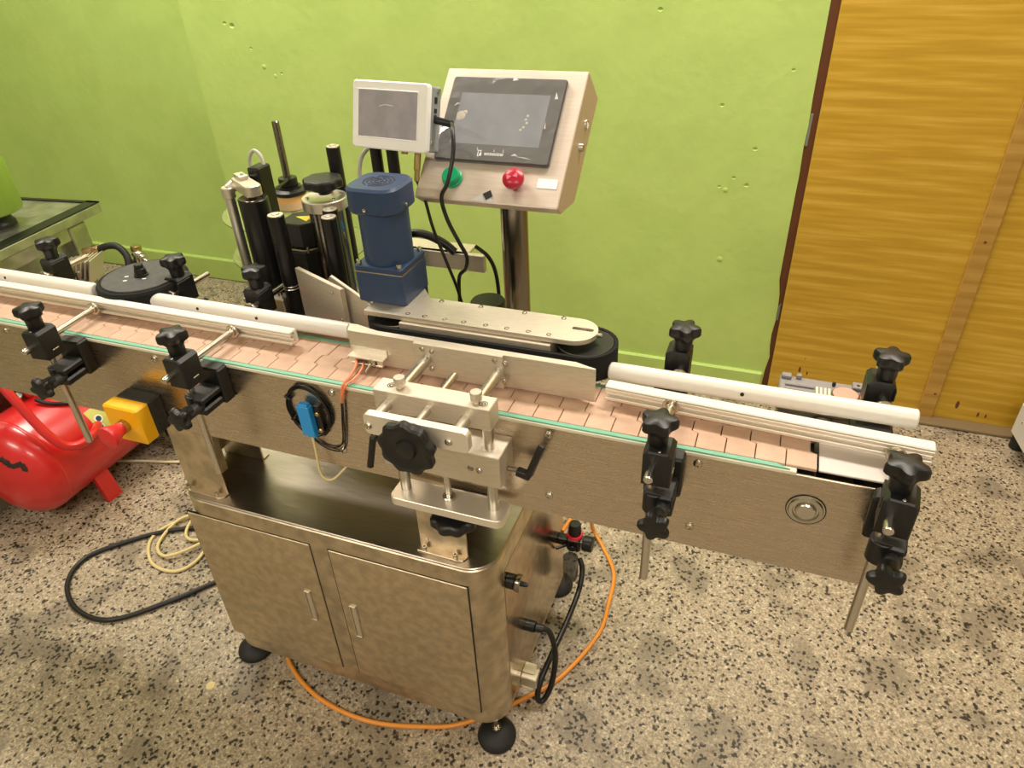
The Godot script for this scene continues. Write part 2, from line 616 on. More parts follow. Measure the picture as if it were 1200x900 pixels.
func room() -> void:
	struct("floor", B(-5.2, 2.6, -0.12, 0.0, -1.6, 5.3, 0), M.terrazzo, "speckled beige terrazzo floor under the whole workshop", "floor")
	struct("ceiling", B(-5.2, 2.6, 2.86, 2.98, -1.6, 5.3, 0), M.ceiling_white, "white ceiling over the workshop", "ceiling")
	struct("wall_recess", B(-5.1, -2.1, 0, 1.95, -1.42, -1.288, 0), M.green_wall, "lime green wall set further back behind the steel workbench", "wall")
	struct("wall_left", B(-5.2, -5.0, 0, 1.95, -1.5, 5.3, 0), M.green_wall, "lime green side wall beyond the steel workbench", "wall")
	struct("wall_right", B(2.4, 2.55, 0, 2.9, -1.5, 5.3, 0), M.wall_cream, "cream side wall right of the wooden doors", "wall")
	struct("wall_front", B(-5.2, 2.6, 0, 2.9, 5.2, 5.34, 0), M.wall_cream, "cream wall behind the camera", "wall")
	# the nearer stretch of wall, its lower right edge broken away beside the door
	var edge := PackedVector2Array([Vector2(-2.2111, 0.0)])
	var ragged := [[-0.052, 0.0], [-0.0505, 0.03], [-0.049, 0.075], [-0.046, 0.1], [-0.0415, 0.13], [-0.047, 0.17], [-0.049, 0.22], [-0.0445, 0.27], [-0.045, 0.33], [-0.0475, 0.37], [-0.056, 0.42], [-0.0555, 0.7], [-0.0545, 0.76], [-0.057, 0.84], [-0.0545, 0.9], [-0.0565, 0.98], [-0.056, 1.95]]
	for p in ragged:
		edge.append(Vector2(p[0], p[1]))
	edge.append(Vector2(-2.2111, 1.95))
	var w := CSGCombiner3D.new()
	w.name = "wall_back"
	w.set_meta("kind", "structure")
	w.set_meta("label", "lime green painted wall with pock marks behind the labelling machine")
	w.set_meta("category", "wall")
	var body := CSGPolygon3D.new()
	body.polygon = edge
	body.depth = 0.34
	body.position = Vector3(0, 0, -1.0586)
	body.material = M.green_wall
	w.add_child(body)
	# pits knocked into the plaster
	var pits := [[-2.0, 1.152, 0.012], [-2.03, 1.16, 0.008], [-1.94, 1.08, 0.006], [-1.83, 1.0, 0.006], [-1.5, 0.98, 0.007], [-1.2, 1.33, 0.006], [-0.95, 1.38, 0.007], [-0.5, 1.2, 0.008], [-0.3, 0.95, 0.007], [-0.19, 0.83, 0.008], [-0.24, 0.74, 0.007], [-0.2, 0.72, 0.008], [-0.28, 0.71, 0.006], [-0.12, 1.05, 0.006], [-0.6, 1.26, 0.006], [-0.85, 1.29, 0.006], [-0.74, 1.31, 0.005]]
	for p in pits:
		var s := CSGSphere3D.new()
		s.radius = p[2] * 1.3
		s.radial_segments = 10
		s.rings = 6
		s.operation = CSGShape3D.OPERATION_SUBTRACTION
		s.position = Vector3(p[0], p[1], -1.0586 + p[2] * 0.7)
		s.scale = Vector3(1, 0.7, 1)
		s.material = M.green_wall
		w.add_child(s)
	add_child(w)
	# blobs of filler and paint standing proud of the wall
	var st := S()
	for p in [[-0.78, 1.32, 0.01], [-0.7, 1.3, 0.012], [-0.3, 1.35, 0.01], [-0.26, 0.7, 0.01], [-1.9, 1.02, 0.01], [-1.86, 0.99, 0.008], [-0.25, 0.47, 0.012], [-1.1, 1.3, 0.01]]:
		lathe(st, [[p[2], -0.001], [p[2] * 0.7, 0.0012], [0, 0.002]], along(Vector3(p[0], p[1], -1.0586), Vector3(0, 0, 1)), 10)
	part("paint_blobs", st, M.green_wall, w).set_meta("kind", "stuff")
	struct("baseboard_back", bb(S(), -2.22, -0.0535, 0, 0.0667, -1.09, -1.047, 0.005), M.green_wall, "low green painted skirting below the pock marked wall", "baseboard")
	struct("baseboard_recess", bb(S(), -5.0, -2.18, 0, 0.110, -1.30, -1.274, 0.006), M.green_wall, "taller green painted skirting behind the steel workbench", "baseboard")
	struct("wall_recess_upper", B(-5.1, -2.1, 1.95, 2.9, -1.42, -1.288, 0), M.wall_cream, "white upper wall above the recessed green wall", "wall")
	struct("wall_left_upper", B(-5.2, -5.0, 1.95, 2.9, -1.5, 5.3, 0), M.wall_cream, "white upper wall above the green side wall", "wall")
	struct("wall_back_upper", B(-2.2111, -0.06, 1.95, 2.9, -1.4, -1.0586, 0), M.wall_cream, "white upper wall above the pock marked green wall", "wall")
	# door side
	struct("wall_above_door", B(-0.06, 2.42, 2.12, 2.9, -1.38, -1.0586, 0), M.wall_cream, "white wall above the wooden doors", "wall")
	struct("wall_behind_door", B(-0.06, 2.42, 0, 2.15, -1.4, -1.1, 0), M.wall_cream, "plain wall behind the wooden doors", "wall")
	var tr := struct("trim_1", B(-0.075, -0.029, 0, 2.12, -1.1, -1.064, 0.002), M.trim_brown, "narrow dark brown door frame between green wall and wooden door", "door frame")
	var f := S()
	prism(f, PackedVector2Array([Vector2(-0.0555, 0.845), Vector2(-0.0475, 0.845), Vector2(-0.0465, 0.935), Vector2(-0.0545, 0.935)]), -1.066, -1.061, 0.001)
	part("filler", f, M.filler_grey, tr, "grey patch of filler on the brown frame")
	f = S()
	prism(f, PackedVector2Array([Vector2(-0.044, 0.27), Vector2(-0.037, 0.275), Vector2(-0.0365, 0.335), Vector2(-0.0445, 0.325)]), -1.066, -1.061, 0.001)
	part("filler", f, M.filler_grey, tr, "grey patch of filler on the brown frame")
	var d := struct("door_1", B(-0.031, 0.447, 0.012, 2.1, -1.075, -1.03, 0.003), M.door_wood, "yellow wood grain door leaf beside the green wall", "door")
	var sc := S()
	for p in [[0.06, 0.115, 0.012], [0.085, 0.105, 0.008], [0.07, 0.16, 0.004]]:
		lathe(sc, [[p[2], 0], [p[2] * 0.8, 0.0006], [0, 0.0008]], along(Vector3(p[0], p[1], -1.0301), Vector3(0, 0, 1)) * Transform3D(Basis.from_scale(Vector3(1, 1, 0.35)), Vector3.ZERO), 9)
	part("scuff_mark", sc, M.trim_brown, d, "dark scuff marks low on the wood")
	d = struct("door_2", B(0.455, 1.35, 0.012, 2.1, -1.075, -1.03, 0.003), M.door_wood, "yellow wood grain door leaf right of the cover strip", "door")
	sc = S()
	for p in [[0.545, 0.07, 0.016], [0.61, 0.045, 0.01], [0.632, 0.043, 0.008]]:
		lathe(sc, [[p[2], 0], [p[2] * 0.8, 0.0006], [0, 0.0008]], along(Vector3(p[0], p[1], -1.0301), Vector3(0, 0, 1)) * Transform3D(Basis.from_scale(Vector3(1, 1, 0.35)), Vector3.ZERO), 9)
	part("scuff_mark", sc, M.trim_brown, d, "dark scuff marks low on the wood")
	var b := struct("trim_2", B(0.439, 0.485, 0.006, 2.1, -1.035, -1.018, 0.002), M.batten_wood, "upright wooden cover strip between the two door leaves", "door trim")
	sc = S()
	for p in [[0.471, 0.105], [0.463, 0.62]]:
		screw(sc, Vector3(p[0], p[1], -1.018), Vector3(0, 0, 1), 0.004, 0.001)
	part("nail", sc, M.trim_brown, b)
	struct("trim_3", bb(S(), -0.03, 1.35, 0, 0.014, -1.08, -0.985, 0.004), M.sill_wood, "worn wooden sill strip on the floor under the doors", "door sill")
	struct("trim_4", B(1.35, 1.42, 0, 2.12, -1.1, -1.03, 0.002), M.trim_brown, "dark brown door frame at the far right side", "door frame")
	struct("wall_back_right", B(1.42, 2.42, 0, 2.9, -1.4, -1.0586, 0), M.green_wall, "green wall right of the wooden doors", "wall")

func cabinet() -> void:
	var x0 := -1.121
	var x1 := -0.4526
	var zf := 0.4588
	var zb := -0.012
	var o := thing("machine_cabinet", "brushed steel base cabinet with two doors standing on four black feet", "cabinet", Vector3(-0.787, 0, 0.22))
	# body: plan with rounded corners, lidded
	var plan := PackedVector2Array()
	var w := x1 - x0
	for p in rrect(w, zf - zb, 0.055, 10):
		plan.append(p + Vector2((x0 + x1) / 2, (zf + zb) / 2))
	part("body", slab(S(), plan, 0.0585, 0.513, 0.002, true), M.cabinet_steel, o)
	var top := PackedVector2Array()
	for p in rrect(w - 0.004, zf - zb - 0.004, 0.053, 10):
		top.append(p + Vector2((x0 + x1) / 2, (zf + zb) / 2))
	part("top_plate", slab(S(), top, 0.511, 0.5171, 0.0015, true), M.top_steel, o)
	# the end wall is a separate bright panel
	part("side_panel", B(x1 - 0.004, x1 + 0.0012, 0.082, 0.468, zb + 0.058, zf - 0.057, 0.0008), M.side_steel, o)
	# doors, standing a little proud in a dark joint
	var hx := [[-0.8632, -0.848], [-0.7595, -0.744]]
	for k in 2:
		var a: float = [-1.106, -0.7785][k]
		var c: float = [-0.8205, -0.4975][k]
		part("door_gap", B(a - 0.0022, c + 0.0022, 0.0985, 0.4755, zf - 0.003, zf + 0.0003, 0), M.black_plastic, o)
		var dr := part("door", B(a, c, 0.1005, 0.4735, zf - 0.002, zf + 0.0022, 0.0012), M.door_steel, o)
		var h := S()
		var xa: float = hx[k][0]
		var xb: float = hx[k][1]
		var ya: float = [0.246, 0.236][k]
		var yb: float = [0.334, 0.329][k]
		# recessed pull: frame with a flap inside
		bb(h, xa, xb, ya, ya + 0.003, zf + 0.002, zf + 0.006, 0.0008)
		bb(h, xa, xb, yb - 0.003, yb, zf + 0.002, zf + 0.006, 0.0008)
		bb(h, xa, xa + 0.002, ya, yb, zf + 0.002, zf + 0.006, 0.0008)
		bb(h, xb - 0.002, xb, ya, yb, zf + 0.002, zf + 0.006, 0.0008)
		bb(h, xa + 0.003, xb - 0.003, ya + 0.004, yb - 0.004, zf + 0.001, zf + 0.004, 0.0008)
		part("handle", h, M.aluminium_plain, dr)
	for p in [[-1.098, 0.43], [-0.474, 0.443], [-0.474, 0.02], [-1.098, 0.02]]:
		var ft := part("foot", lathe(S(), [[0, 0], [0.040, 0], [0.041, 0.006], [0.039, 0.012], [0.03, 0.02], [0.018, 0.026], [0.01, 0.028], [0, 0.028]], Transform3D(Basis(), Vector3(p[0], 0, p[1])), 28), M.black_rubber, o)
		var stem := S()
		rod(stem, Vector3(p[0], 0.02, p[1]), Vector3(p[0], 0.065, p[1]), 0.006, 12)
		lathe(stem, [[0.011, 0.03], [0.011, 0.038], [0, 0.038]], Transform3D(Basis(), Vector3(p[0], 0, p[1])), 6)
		part("stem", stem, M.screw_steel, ft)

func conveyor() -> void:
	var o := thing("conveyor", "long slat conveyor with brushed steel side panels running over the cabinet", "conveyor", Vector3(-0.8, 0.517, 0.37))
	var xl := -1.78
	var xr := 0.115
	part("side_panel", B(xl, xr, 0.669, 0.836, 0.4314, 0.4344, 0.0008), M.brushed_panel, o)
	part("side_panel", B(xl, xr, 0.669, 0.834, 0.3135, 0.3165, 0.0008), M.brushed_panel, o)
	part("cross_web", B(xl, xr - 0.02, 0.70, 0.72, 0.3165, 0.4314, 0.0008), M.black_plastic, o)
	part("chain_bed", B(xl, 0.0, 0.80, 0.833, 0.32, 0.428, 0.001), M.black_plastic, o)
	# wear strips: a cream lip with the green strip on top; the end of the green runs out to a point
	part("cream_lip", B(xl, -0.024, 0.8345, 0.8402, 0.4262, 0.4352, 0.0008), M.cream_strip, o)
	part("wear_strip", slab(S(), PackedVector2Array([Vector2(xl, 0.4256), Vector2(-0.05, 0.4256), Vector2(-0.032, 0.4332), Vector2(xl, 0.4332)]), 0.838, 0.8424, 0.0006), M.green_strip, o)
	part("wear_strip", B(xl, -0.03, 0.836, 0.8415, 0.3142, 0.3222, 0.0006), M.green_strip, o)
	# slats
	var pitch := 0.0381
	var g := 0.0006
	var base := [[-g, 0.4246], [-g, 0.3925], [-0.0085 - g, 0.3895], [-0.0085 - g, 0.3655], [-g, 0.3625], [-g, 0.3232], [-pitch + g, 0.3232], [-pitch + g, 0.3625], [-pitch - 0.0085 + g, 0.3655], [-pitch - 0.0085 + g, 0.3895], [-pitch + g, 0.3925], [-pitch + g, 0.4246]]
	var poly := PackedVector2Array()
	for p in base:
		poly.append(Vector2(p[0], p[1]))
	var st := slab(S(), poly, 0.8375, 0.8424, 0.0007)
	st.generate_normals()
	var mesh := st.commit()
	for k in 46:
		var s := MeshInstance3D.new()
		s.name = "slat"
		s.mesh = mesh
		s.material_override = M["slat_%d" % rng.randi_range(0, 2)]
		o.add_child(s, true)
		s.position = -o.position + Vector3(-pitch * k, rng.randf_range(-0.0002, 0.0002), 0)
	# hinge knuckles seen in the joints
	st = S()
	for k in 46:
		bb(st, -pitch * k - 0.004, -pitch * k + 0.003, 0.8375, 0.8395, 0.36, 0.395, 0)
	part("hinge_pins", st, M.black_plastic, o).set_meta("kind", "stuff")
	# transfer plate at the end
	part("transfer_plate", B(0.002, 0.108, 0.8375, 0.8405, 0.325, 0.4235, 0.0008), M.matt_plate, o)
	part("end_roller", rod(S(), Vector3(0.085, 0.79, 0.32), Vector3(0.085, 0.79, 0.43), 0.03, 24), M.black_plastic, o)
	# bolts down the panel
	for x in [-0.1449, -0.3537, -0.7132, -1.0710, -1.43]:
		for y in [0.823, 0.7075]:
			if x < -1.0 and y < 0.8:
				continue
			part("bolt", screw(S(), Vector3(x, y, 0.4344), Vector3(0, 0, 1), 0.0062, 0.004), M.screw_steel, o)
	# bearing cap at the drive end
	var cap := part("bearing_cap", lathe(S(), [[0.0235, 0], [0.0235, 0.001], [0.022, 0.0012], [0.0205, 0.0035], [0.0165, 0.0045], [0.0155, 0.002], [0.0135, 0.002], [0.0125, 0.0055], [0.011, 0.0068], [0, 0.007]], along(Vector3(-0.0031, 0.7818, 0.4344), Vector3(0, 0, 1)), 36), M.rod_steel, o)
	part("seal_ring", lathe(S(), [[0.025, 0], [0.025, 0.0009], [0.0232, 0.0009]], along(Vector3(-0.0031, 0.7818, 0.4344), Vector3(0, 0, 1)), 36), M.black_plastic, cap)
	# two folded sheet brackets carry it on the cabinet
	for bx in [[-1.114, -1.0145], [-0.5955, -0.5045]]:
		var a: float = bx[0]
		var c: float = bx[1]
		var s2 := S()
		bb(s2, a, c, 0.517, 0.69, 0.4275, 0.4305, 0.0008)
		bb(s2, a, c, 0.517, 0.69, 0.3165, 0.3195, 0.0008)
		bb(s2, a, a + 0.003, 0.53, 0.68, 0.3195, 0.4275, 0.0004)
		bb(s2, c - 0.004, c, 0.57, 0.69, 0.410, 0.4305, 0.0008)
		var fl := PackedVector2Array([Vector2(a, 0.4275), Vector2(a, 0.444)])
		for q in 5:
			var t := PI / 2 * q / 4
			fl.append(Vector2(c - 0.014 + sin(t) * 0.014, 0.434 + cos(t) * 0.012))
		fl.append(Vector2(c, 0.4275))
		slab(s2, fl, 0.5171, 0.5197, 0.0006)
		bb(s2, a, c, 0.5171, 0.5197, 0.300, 0.3195, 0.0006)
		var br := part("support_bracket", s2, M.cabinet_steel, o)
		for x in [a + 0.012, c - 0.02]:
			for z in [0.4385, 0.308]:
				part("bolt", cap_screw(S(), Vector3(x, 0.5197, z), Vector3.UP, 0.0042, 0.007), M.screw_steel, br)

func rails_and_clamps() -> void:
	# aluminium front rails, each with a white sliding face behind and a slot in front
	for k in 2:
		var a: float = [-1.78, -0.2905][k]
		var c: float = [-0.827, 0.130][k]
		var za: float = [0.367, 0.366][k]
		var zc: float = [0.366, 0.386][k]
		var lab: String = ["front guide rail left of the grey guide plate, white topped aluminium over the slats", "front guide rail right of the grey guide plate, ending at the last clamp"][k]
		var o := thing("guide_rail", lab, "guide rail", Vector3((a + c) / 2, 0.8424, 0.36), "front guide rails")
		var xf := Transform3D(Basis(Vector3.UP, -atan2(zc - za, c - a)), Vector3((a + c) / 2, 0, (za + zc) / 2))
		var l := c - a
		var st := S()
		# aluminium profile: upper bead, slot, lower bead, on a back web
		box(st, Vector3(0, 0.8685, -0.0035), Vector3(l, 0.0055, 0.008), 0.001, xf)
		box(st, Vector3(0, 0.862, -0.0085), Vector3(l, 0.010, 0.004), 0.0004, xf)
		box(st, Vector3(0, 0.862, -0.005), Vector3(l, 0.003, 0.0045), 0.0012, xf)
		box(st, Vector3(0, 0.854, -0.0035), Vector3(l, 0.0055, 0.008), 0.001, xf)
		part("profile", st, M.bright_edge, o)
		st = S()
		prism(st, PackedVector2Array([Vector2(-0.0005, 0.8505), Vector2(-0.0005, 0.8705), Vector2(-0.0045, 0.8748), Vector2(-0.017, 0.8748), Vector2(-0.02, 0.872), Vector2(-0.02, 0.853), Vector2(-0.018, 0.8505), Vector2(-0.012, 0.8505), Vector2(-0.012, 0.8712), Vector2(-0.0045, 0.8712), Vector2(-0.0045, 0.8505)]), -l / 2, l / 2, 0.0, xf * Transform3D(Basis(Vector3(0, 0, 1), Vector3(0, 1, 0), Vector3(-1, 0, 0)), Vector3(0, 0, 0)))
		if k == 1:
			st = S()
		st = S()
		box(st, Vector3(0, 0.8735, -0.0095), Vector3(l, 0.004, 0.019), 0.0016, xf)
		box(st, Vector3(0, 0.8625, -0.0155), Vector3(l, 0.022, 0.009), 0.002, xf)
		part("sliding_strip", st, M.white_plastic, o)
	# round white rear rails
	var r3 := [[-1.80, -1.3185], [-1.222, -0.745], [-0.2985, 0.1185]]
	var labs := ["white round rear guide rail left of the black separator wheel", "white round rear guide rail between separator wheel and grey guide plate", "white round rear guide rail at the right end before the wooden door"]
	for k in 3:
		var a: float = r3[k][0]
		var c: float = r3[k][1]
		var z := 0.309 if k < 2 else 0.304
		var o := thing("rear_rail", labs[k], "guide rail", Vector3((a + c) / 2, 0.8424, z), "rear guide rails")
		# D-shaped bar, flat behind
		var prof := PackedVector2Array()
		for i in 21:
			var t := -PI / 2 - 0.35 + (PI + 0.7) * i / 20
			prof.append(Vector2(cos(t) * 0.0134, 0.862 + sin(t) * 0.0142))
		var st := S()
		var X := Basis(Vector3(0, 0, 1), Vector3(0, 1, 0), Vector3(-1, 0, 0))
		prism(st, prof, -c, -a, 0.002, Transform3D(X, Vector3(0, 0, z)), true)
		part("bar", st, M.white_plastic, o)
		part("backing", B(a + 0.01, c - 0.004, 0.8545, 0.8695, z - 0.011, z - 0.004, 0.001), M.aluminium, o)
		var hx: Array = [[-1.55], [-1.06, -0.93], [-0.105]][k]
		for x in hx:
			part("plug", lathe(S(), [[0.0028, -0.002], [0.0028, 0.0006], [0.0018, 0.0004], [0, 0.0002]], along(Vector3(x, 0.8655, z + 0.0131), Vector3(0, 0.15, 1)), 12), M.ink_brown, o)
	# clamps
	var proto := make_clamp(-0.066, 0.0985)
	var tail := make_clamp(-0.0455, 0.1005)
	var rear := make_clamp(0.022, 0.128)
	var spots := [
		[-1.2525, 1, "rail clamp in front of the conveyor, far left above the red compressor tank", 0.0],
		[-0.945, 1, "rail clamp in front of the conveyor, just right of the yellow stop box", 0.5],
		[-0.195, 1, "rail clamp in front of the conveyor, right of the handwheel adjuster", 0.2],
		[0.082, 1, "rail clamp at the right front end, beside the round bearing cap", 1.1],
		[-1.478, -1, "rail clamp behind the conveyor, nearest the steel workbench", 0.3],
		[-1.152, -1, "rail clamp behind the conveyor, next to the black separator wheel", 0.9],
		[-0.968, -1, "rail clamp behind the conveyor, below the chrome post and black rollers", 0.1],
		[-0.1975, -1, "rail clamp behind the white rail, in front of the green skirting", 0.6],
		[0.0785, -1, "rail clamp behind the right end, in front of the wooden door", 0.8]]
	for k in spots.size():
		var s: Array = spots[k]
		var o: Node3D = [proto, null, null, tail, rear, null, null, null, null][k]
		if o == null:
			o = (proto if s[1] > 0 else rear).duplicate()
			o.name = numbered("rail_clamp")
			add_child(o)
		o.set_meta("label", s[2])
		if s[1] > 0:
			o.position = Vector3(s[0], 0.77, 0.4344)
			o.set_meta("group", "front rail clamps")
			o.rotation.y = 0.1 if k == 0 else (-0.12 if k == 3 else 0.0)
			if k == 0 or k == 3:
				o.position.z += 0.002
		else:
			o.position = Vector3(s[0], 0.77, 0.3135)
			o.rotation.y = PI
			o.set_meta("group", "rear rail clamps")
		o.get_node("top_knob").rotation.y = s[3]

func make_clamp(e0: float, e1: float) -> Node3D:
	var o := Node3D.new()
	o.name = numbered("rail_clamp")
	add_child(o)
	o.set_meta("category", "clamp")
	var q := func(called: String, st: SurfaceTool, m: Material) -> MeshInstance3D:
		var p := MeshInstance3D.new()
		p.name = called
		st.generate_normals()
		p.mesh = st.commit()
		p.material_override = m
		o.add_child(p, true)
		return p
	# local: y from 0.77, z out from the panel; the upright rod stands at x 0, z 0.056
	var Y := 0.77
	var st := S()
	bb(st, -0.016, 0.034, 0.776 - Y, 0.842 - Y, 0.0, 0.024, 0.003)
	bb(st, -0.002, 0.030, 0.800 - Y, 0.8125 - Y, 0.02, 0.068, 0.003)
	bb(st, -0.002, 0.030, 0.779 - Y, 0.793 - Y, 0.02, 0.068, 0.003)
	lathe(st, [[0, 0], [0.0135, 0], [0.0145, 0.001], [0.0145, 0.032], [0.0135, 0.033], [0, 0.033]], Transform3D(Basis(), Vector3(0.004, 0.7795 - Y, 0.056)), 20)
	var br: MeshInstance3D = q.call("bracket", st, M.black_plastic)
	st = S()
	for w in [[-0.006, 0.028, 0.8125 - Y, 0.8138 - Y, 0.024, 0.066], [-0.012, 0.032, 0.842 - Y, 0.8432 - Y, 0.002, 0.022]]:
		var du := MeshInstance3D.new()
		du.name = "worn_face"
		st = bb(S(), w[0], w[1], w[2], w[3], w[4], w[5], 0.0005)
		st.generate_normals()
		du.mesh = st.commit()
		du.material_override = M.dusty_black
		br.add_child(du, true)
	# clamping screw and its knob, pointing out
	st = S()
	rod(st, Vector3(0.017, 0.796 - Y, 0.06), Vector3(0.017, 0.796 - Y, 0.092), 0.009, 18)
	q.call("screw_boss", st, M.dusty_black)
	st = S()
	star(st, Vector3(0.014, 0.797 - Y, 0.082), Vector3(0, 0, 1), 0.021, 0.032, 0.4)
	q.call("front_knob", st, M.black_plastic)
	# cross block with its split and the bore for the rail rod
	st = S()
	prism(st, PackedVector2Array([Vector2(-0.0115, 0.838 - Y), Vector2(0.0245, 0.838 - Y), Vector2(0.0245, 0.886 - Y), Vector2(0.019, 0.891 - Y), Vector2(-0.006, 0.891 - Y), Vector2(-0.0115, 0.886 - Y)]), 0.040, 0.080, 0.002)
	bb(st, -0.0125, -0.010, 0.866 - Y, 0.884 - Y, 0.036, 0.07, 0.001)
	q.call("cross_block", st, M.black_plastic)
	q.call("split_pin", B(0.0238, 0.0252, 0.850 - Y, 0.8525 - Y, 0.052, 0.064, 0.0003), M.screw_steel)
	q.call("set_screw", screw(S(), Vector3(0.008, 0.8912 - Y, 0.076), Vector3(0, 1, 0), 0.002), M.screw_steel)
	var kn := MeshInstance3D.new()
	kn.name = "top_knob"
	st = star(S(), Vector3(0, 0, 0), Vector3.UP, 0.0235, 0.041, 0.0)
	st.generate_normals()
	kn.mesh = st.commit()
	kn.material_override = M.black_plastic
	o.add_child(kn)
	kn.position = Vector3(0.002, 0.8905 - Y, 0.057)
	# rods
	st = S()
	rod(st, Vector3(0, 0.643 - Y, 0.0556), Vector3(0, 0.845 - Y, 0.0556), 0.006, 20, 0.0012)
	q.call("upright_rod", st, M.rod_steel)
	st = S()
	rod(st, Vector3(0.0, 0.862 - Y, e0), Vector3(0.0, 0.862 - Y, e1), 0.006, 20, 0.0012)
	q.call("cross_rod", st, M.rod_steel)
	st = S()
	rod(st, Vector3(0, 0.862 - Y, e0 - 0.0005), Vector3(0, 0.862 - Y, e0 + 0.0035), 0.0122, 24)
	q.call("washer", st, M.screw_steel)
	st = S()
	rod(st, Vector3(0, 0.862 - Y, e0 + 0.0035), Vector3(0, 0.862 - Y, e0 + 0.0085), 0.0085, 6)
	q.call("nut", st, M.screw_steel)
	return o

func adjuster() -> void:
	var o := thing("guide_adjuster", "grey aluminium guide plate held by sliding blocks with two black handwheels", "adjuster", Vector3(-0.505, 0.672, 0.46))
	# guide plate over the chain, its ends chamfered
	var st := S()
	slab(st, PackedVector2Array([Vector2(-0.716, 0.350), Vector2(-0.707, 0.3715), Vector2(-0.3035, 0.3715), Vector2(-0.3035, 0.3690), Vector2(-0.335, 0.3595), Vector2(-0.66, 0.3595), Vector2(-0.70, 0.350)]), 0.8475, 0.9035, 0.0004)
	part("guide_plate", st, M.aluminium, o)
	part("backing_plate", B(-0.588, -0.4415, 0.8475, 0.9045, 0.3716, 0.3786, 0.0008), M.aluminium, o)
	for x in [-0.566, -0.447]:
		for p in [[-0.007, 0.8955], [0.009, 0.8945], [0.006, 0.863]]:
			part("plate_screw", screw(S(), Vector3(x + p[0], p[1], 0.3786), Vector3(0, 0, 1), 0.0045), M.screw_steel, o)
	# sensor holder: small slotted angle with a screw
	st = S()
	bb(st, -0.704, -0.64, 0.8635, 0.867, 0.3715, 0.388, 0.0006)
	bb(st, -0.704, -0.64, 0.8635, 0.877, 0.3705, 0.3735, 0.0004)
	bb(st, -0.700, -0.642, 0.854, 0.857, 0.3715, 0.3885, 0.0006)
	bb(st, -0.700, -0.690, 0.856, 0.8645, 0.3715, 0.387, 0.0006)
	bb(st, -0.652, -0.642, 0.856, 0.8645, 0.3715, 0.387, 0.0006)
	var sh := part("sensor_holder", st, M.aluminium_plain, o)
	st = S()
	rod(st, Vector3(-0.66, 0.862, 0.386), Vector3(-0.663, 0.853, 0.406), 0.0022, 12)
	screw(st, Vector3(-0.66, 0.861, 0.3885), Vector3(0, 0.2, 1), 0.006)
	part("holder_screw", st, M.screw_steel, sh)
	# blocks
	part("slide_block", B(-0.585, -0.410, 0.868, 0.9035, 0.476, 0.507, 0.0012), M.aluminium, o)
	part("mount_block", B(-0.598, -0.409, 0.7505, 0.807, 0.4344, 0.489, 0.0012), M.aluminium, o)
	st = S()
	slab(st, shifted(rrect(0.19, 0.05, 0.012), Vector2(-0.505, 0.4695)), 0.6725, 0.688, 0.001)
	part("lower_plate", st, M.bright_edge, o)
	st = S()
	prism(st, shifted(rrect(0.154, 0.034, 0.008), Vector2(-0.5, 0.8775)), 0.5395, 0.5515, 0.001)
	part("end_plate", st, M.bright_edge, o)
	for x in [-0.582, -0.432]:
		part("column", rod(S(), Vector3(x, 0.686, 0.4665), Vector3(x, 0.870, 0.4665), 0.0085, 24), M.rod_steel, o)
	for x in [-0.566, -0.447]:
		part("slide_rod", rod(S(), Vector3(x, 0.879, 0.3786), Vector3(x, 0.879, 0.541), 0.0085, 24), M.rod_steel, o)
		part("plate_bolt", screw(S(), Vector3(x - 0.004, 0.875, 0.5515), Vector3(0, 0, 1), 0.0055), M.screw_steel, o)
	part("feed_screw", rod(S(), Vector3(-0.503, 0.8835, 0.415), Vector3(-0.503, 0.8835, 0.545), 0.006, 18), M.rod_steel, o)
	st = S()
	rod(st, Vector3(-0.507, 0.688, 0.467), Vector3(-0.507, 0.76, 0.467), 0.0055, 18)
	rod(st, Vector3(-0.507, 0.688, 0.467), Vector3(-0.507, 0.693, 0.467), 0.0105, 18)
	part("lift_screw", st, M.rod_steel, o)
	# knurled thumb screws and sunk screws on the slide block
	for p in [[-0.549, 0.4915], [-0.434, 0.4935]]:
		st = S()
		lathe(st, [[0.005, 0], [0.005, 0.004], [0.0078, 0.004], [0.0082, 0.005], [0.0082, 0.015], [0.0075, 0.0165], [0, 0.0165]], Transform3D(Basis(), Vector3(p[0], 0.9035, p[1])), 48, 24, [0, 0, 0.03, 0.03, 0.03, 0, 0])
		part("thumb_screw", st, M.aluminium_plain, o)
	for p in [[-0.563, 0.4915], [-0.423, 0.4955]]:
		st = S()
		lathe(st, [[0.0062, -0.001], [0.0062, 0.0003], [0.0048, 0.0003], [0.0048, -0.0005], [0.0036, -0.0005], [0.0036, 0.0002], [0.002, 0.0002], [0, -0.0004]], Transform3D(Basis(), Vector3(p[0], 0.9035, p[1])), 16)
		part("sunk_screw", st, M.dark_steel, o)
	st = S()
	lathe(st, [[0.0052, 0], [0.0046, 0.0008], [0.0034, 0.0006], [0.003, 0.0001], [0, 0.0001]], along(Vector3(-0.4545, 0.779, 0.489), Vector3(0, 0, 1)), 16)
	part("sunk_screw", st, M.dark_steel, o)
	part("plate_bolt", screw(S(), Vector3(-0.441, 0.7785, 0.489), Vector3(0, 0, 1), 0.0052), M.screw_steel, o)
	# handwheels
	st = wheel(S(), Vector3(-0.5065, 0.862, 0.549), Vector3(0, 0, 1), 0.0425, 0.024)
	part("handwheel", st, M.black_plastic, o)
	st = wheel(S(), Vector3(-0.5, 0.6725, 0.467), Vector3(0, -1, 0), 0.041, 0.034)
	part("lower_handwheel", st, M.black_plastic, o)
	# clamping levers
	st = S()
	rod(st, Vector3(-0.409, 0.766, 0.458), Vector3(-0.392, 0.766, 0.458), 0.004, 14)
	part("lever_stud", st, M.dark_steel, o)
	st = S()
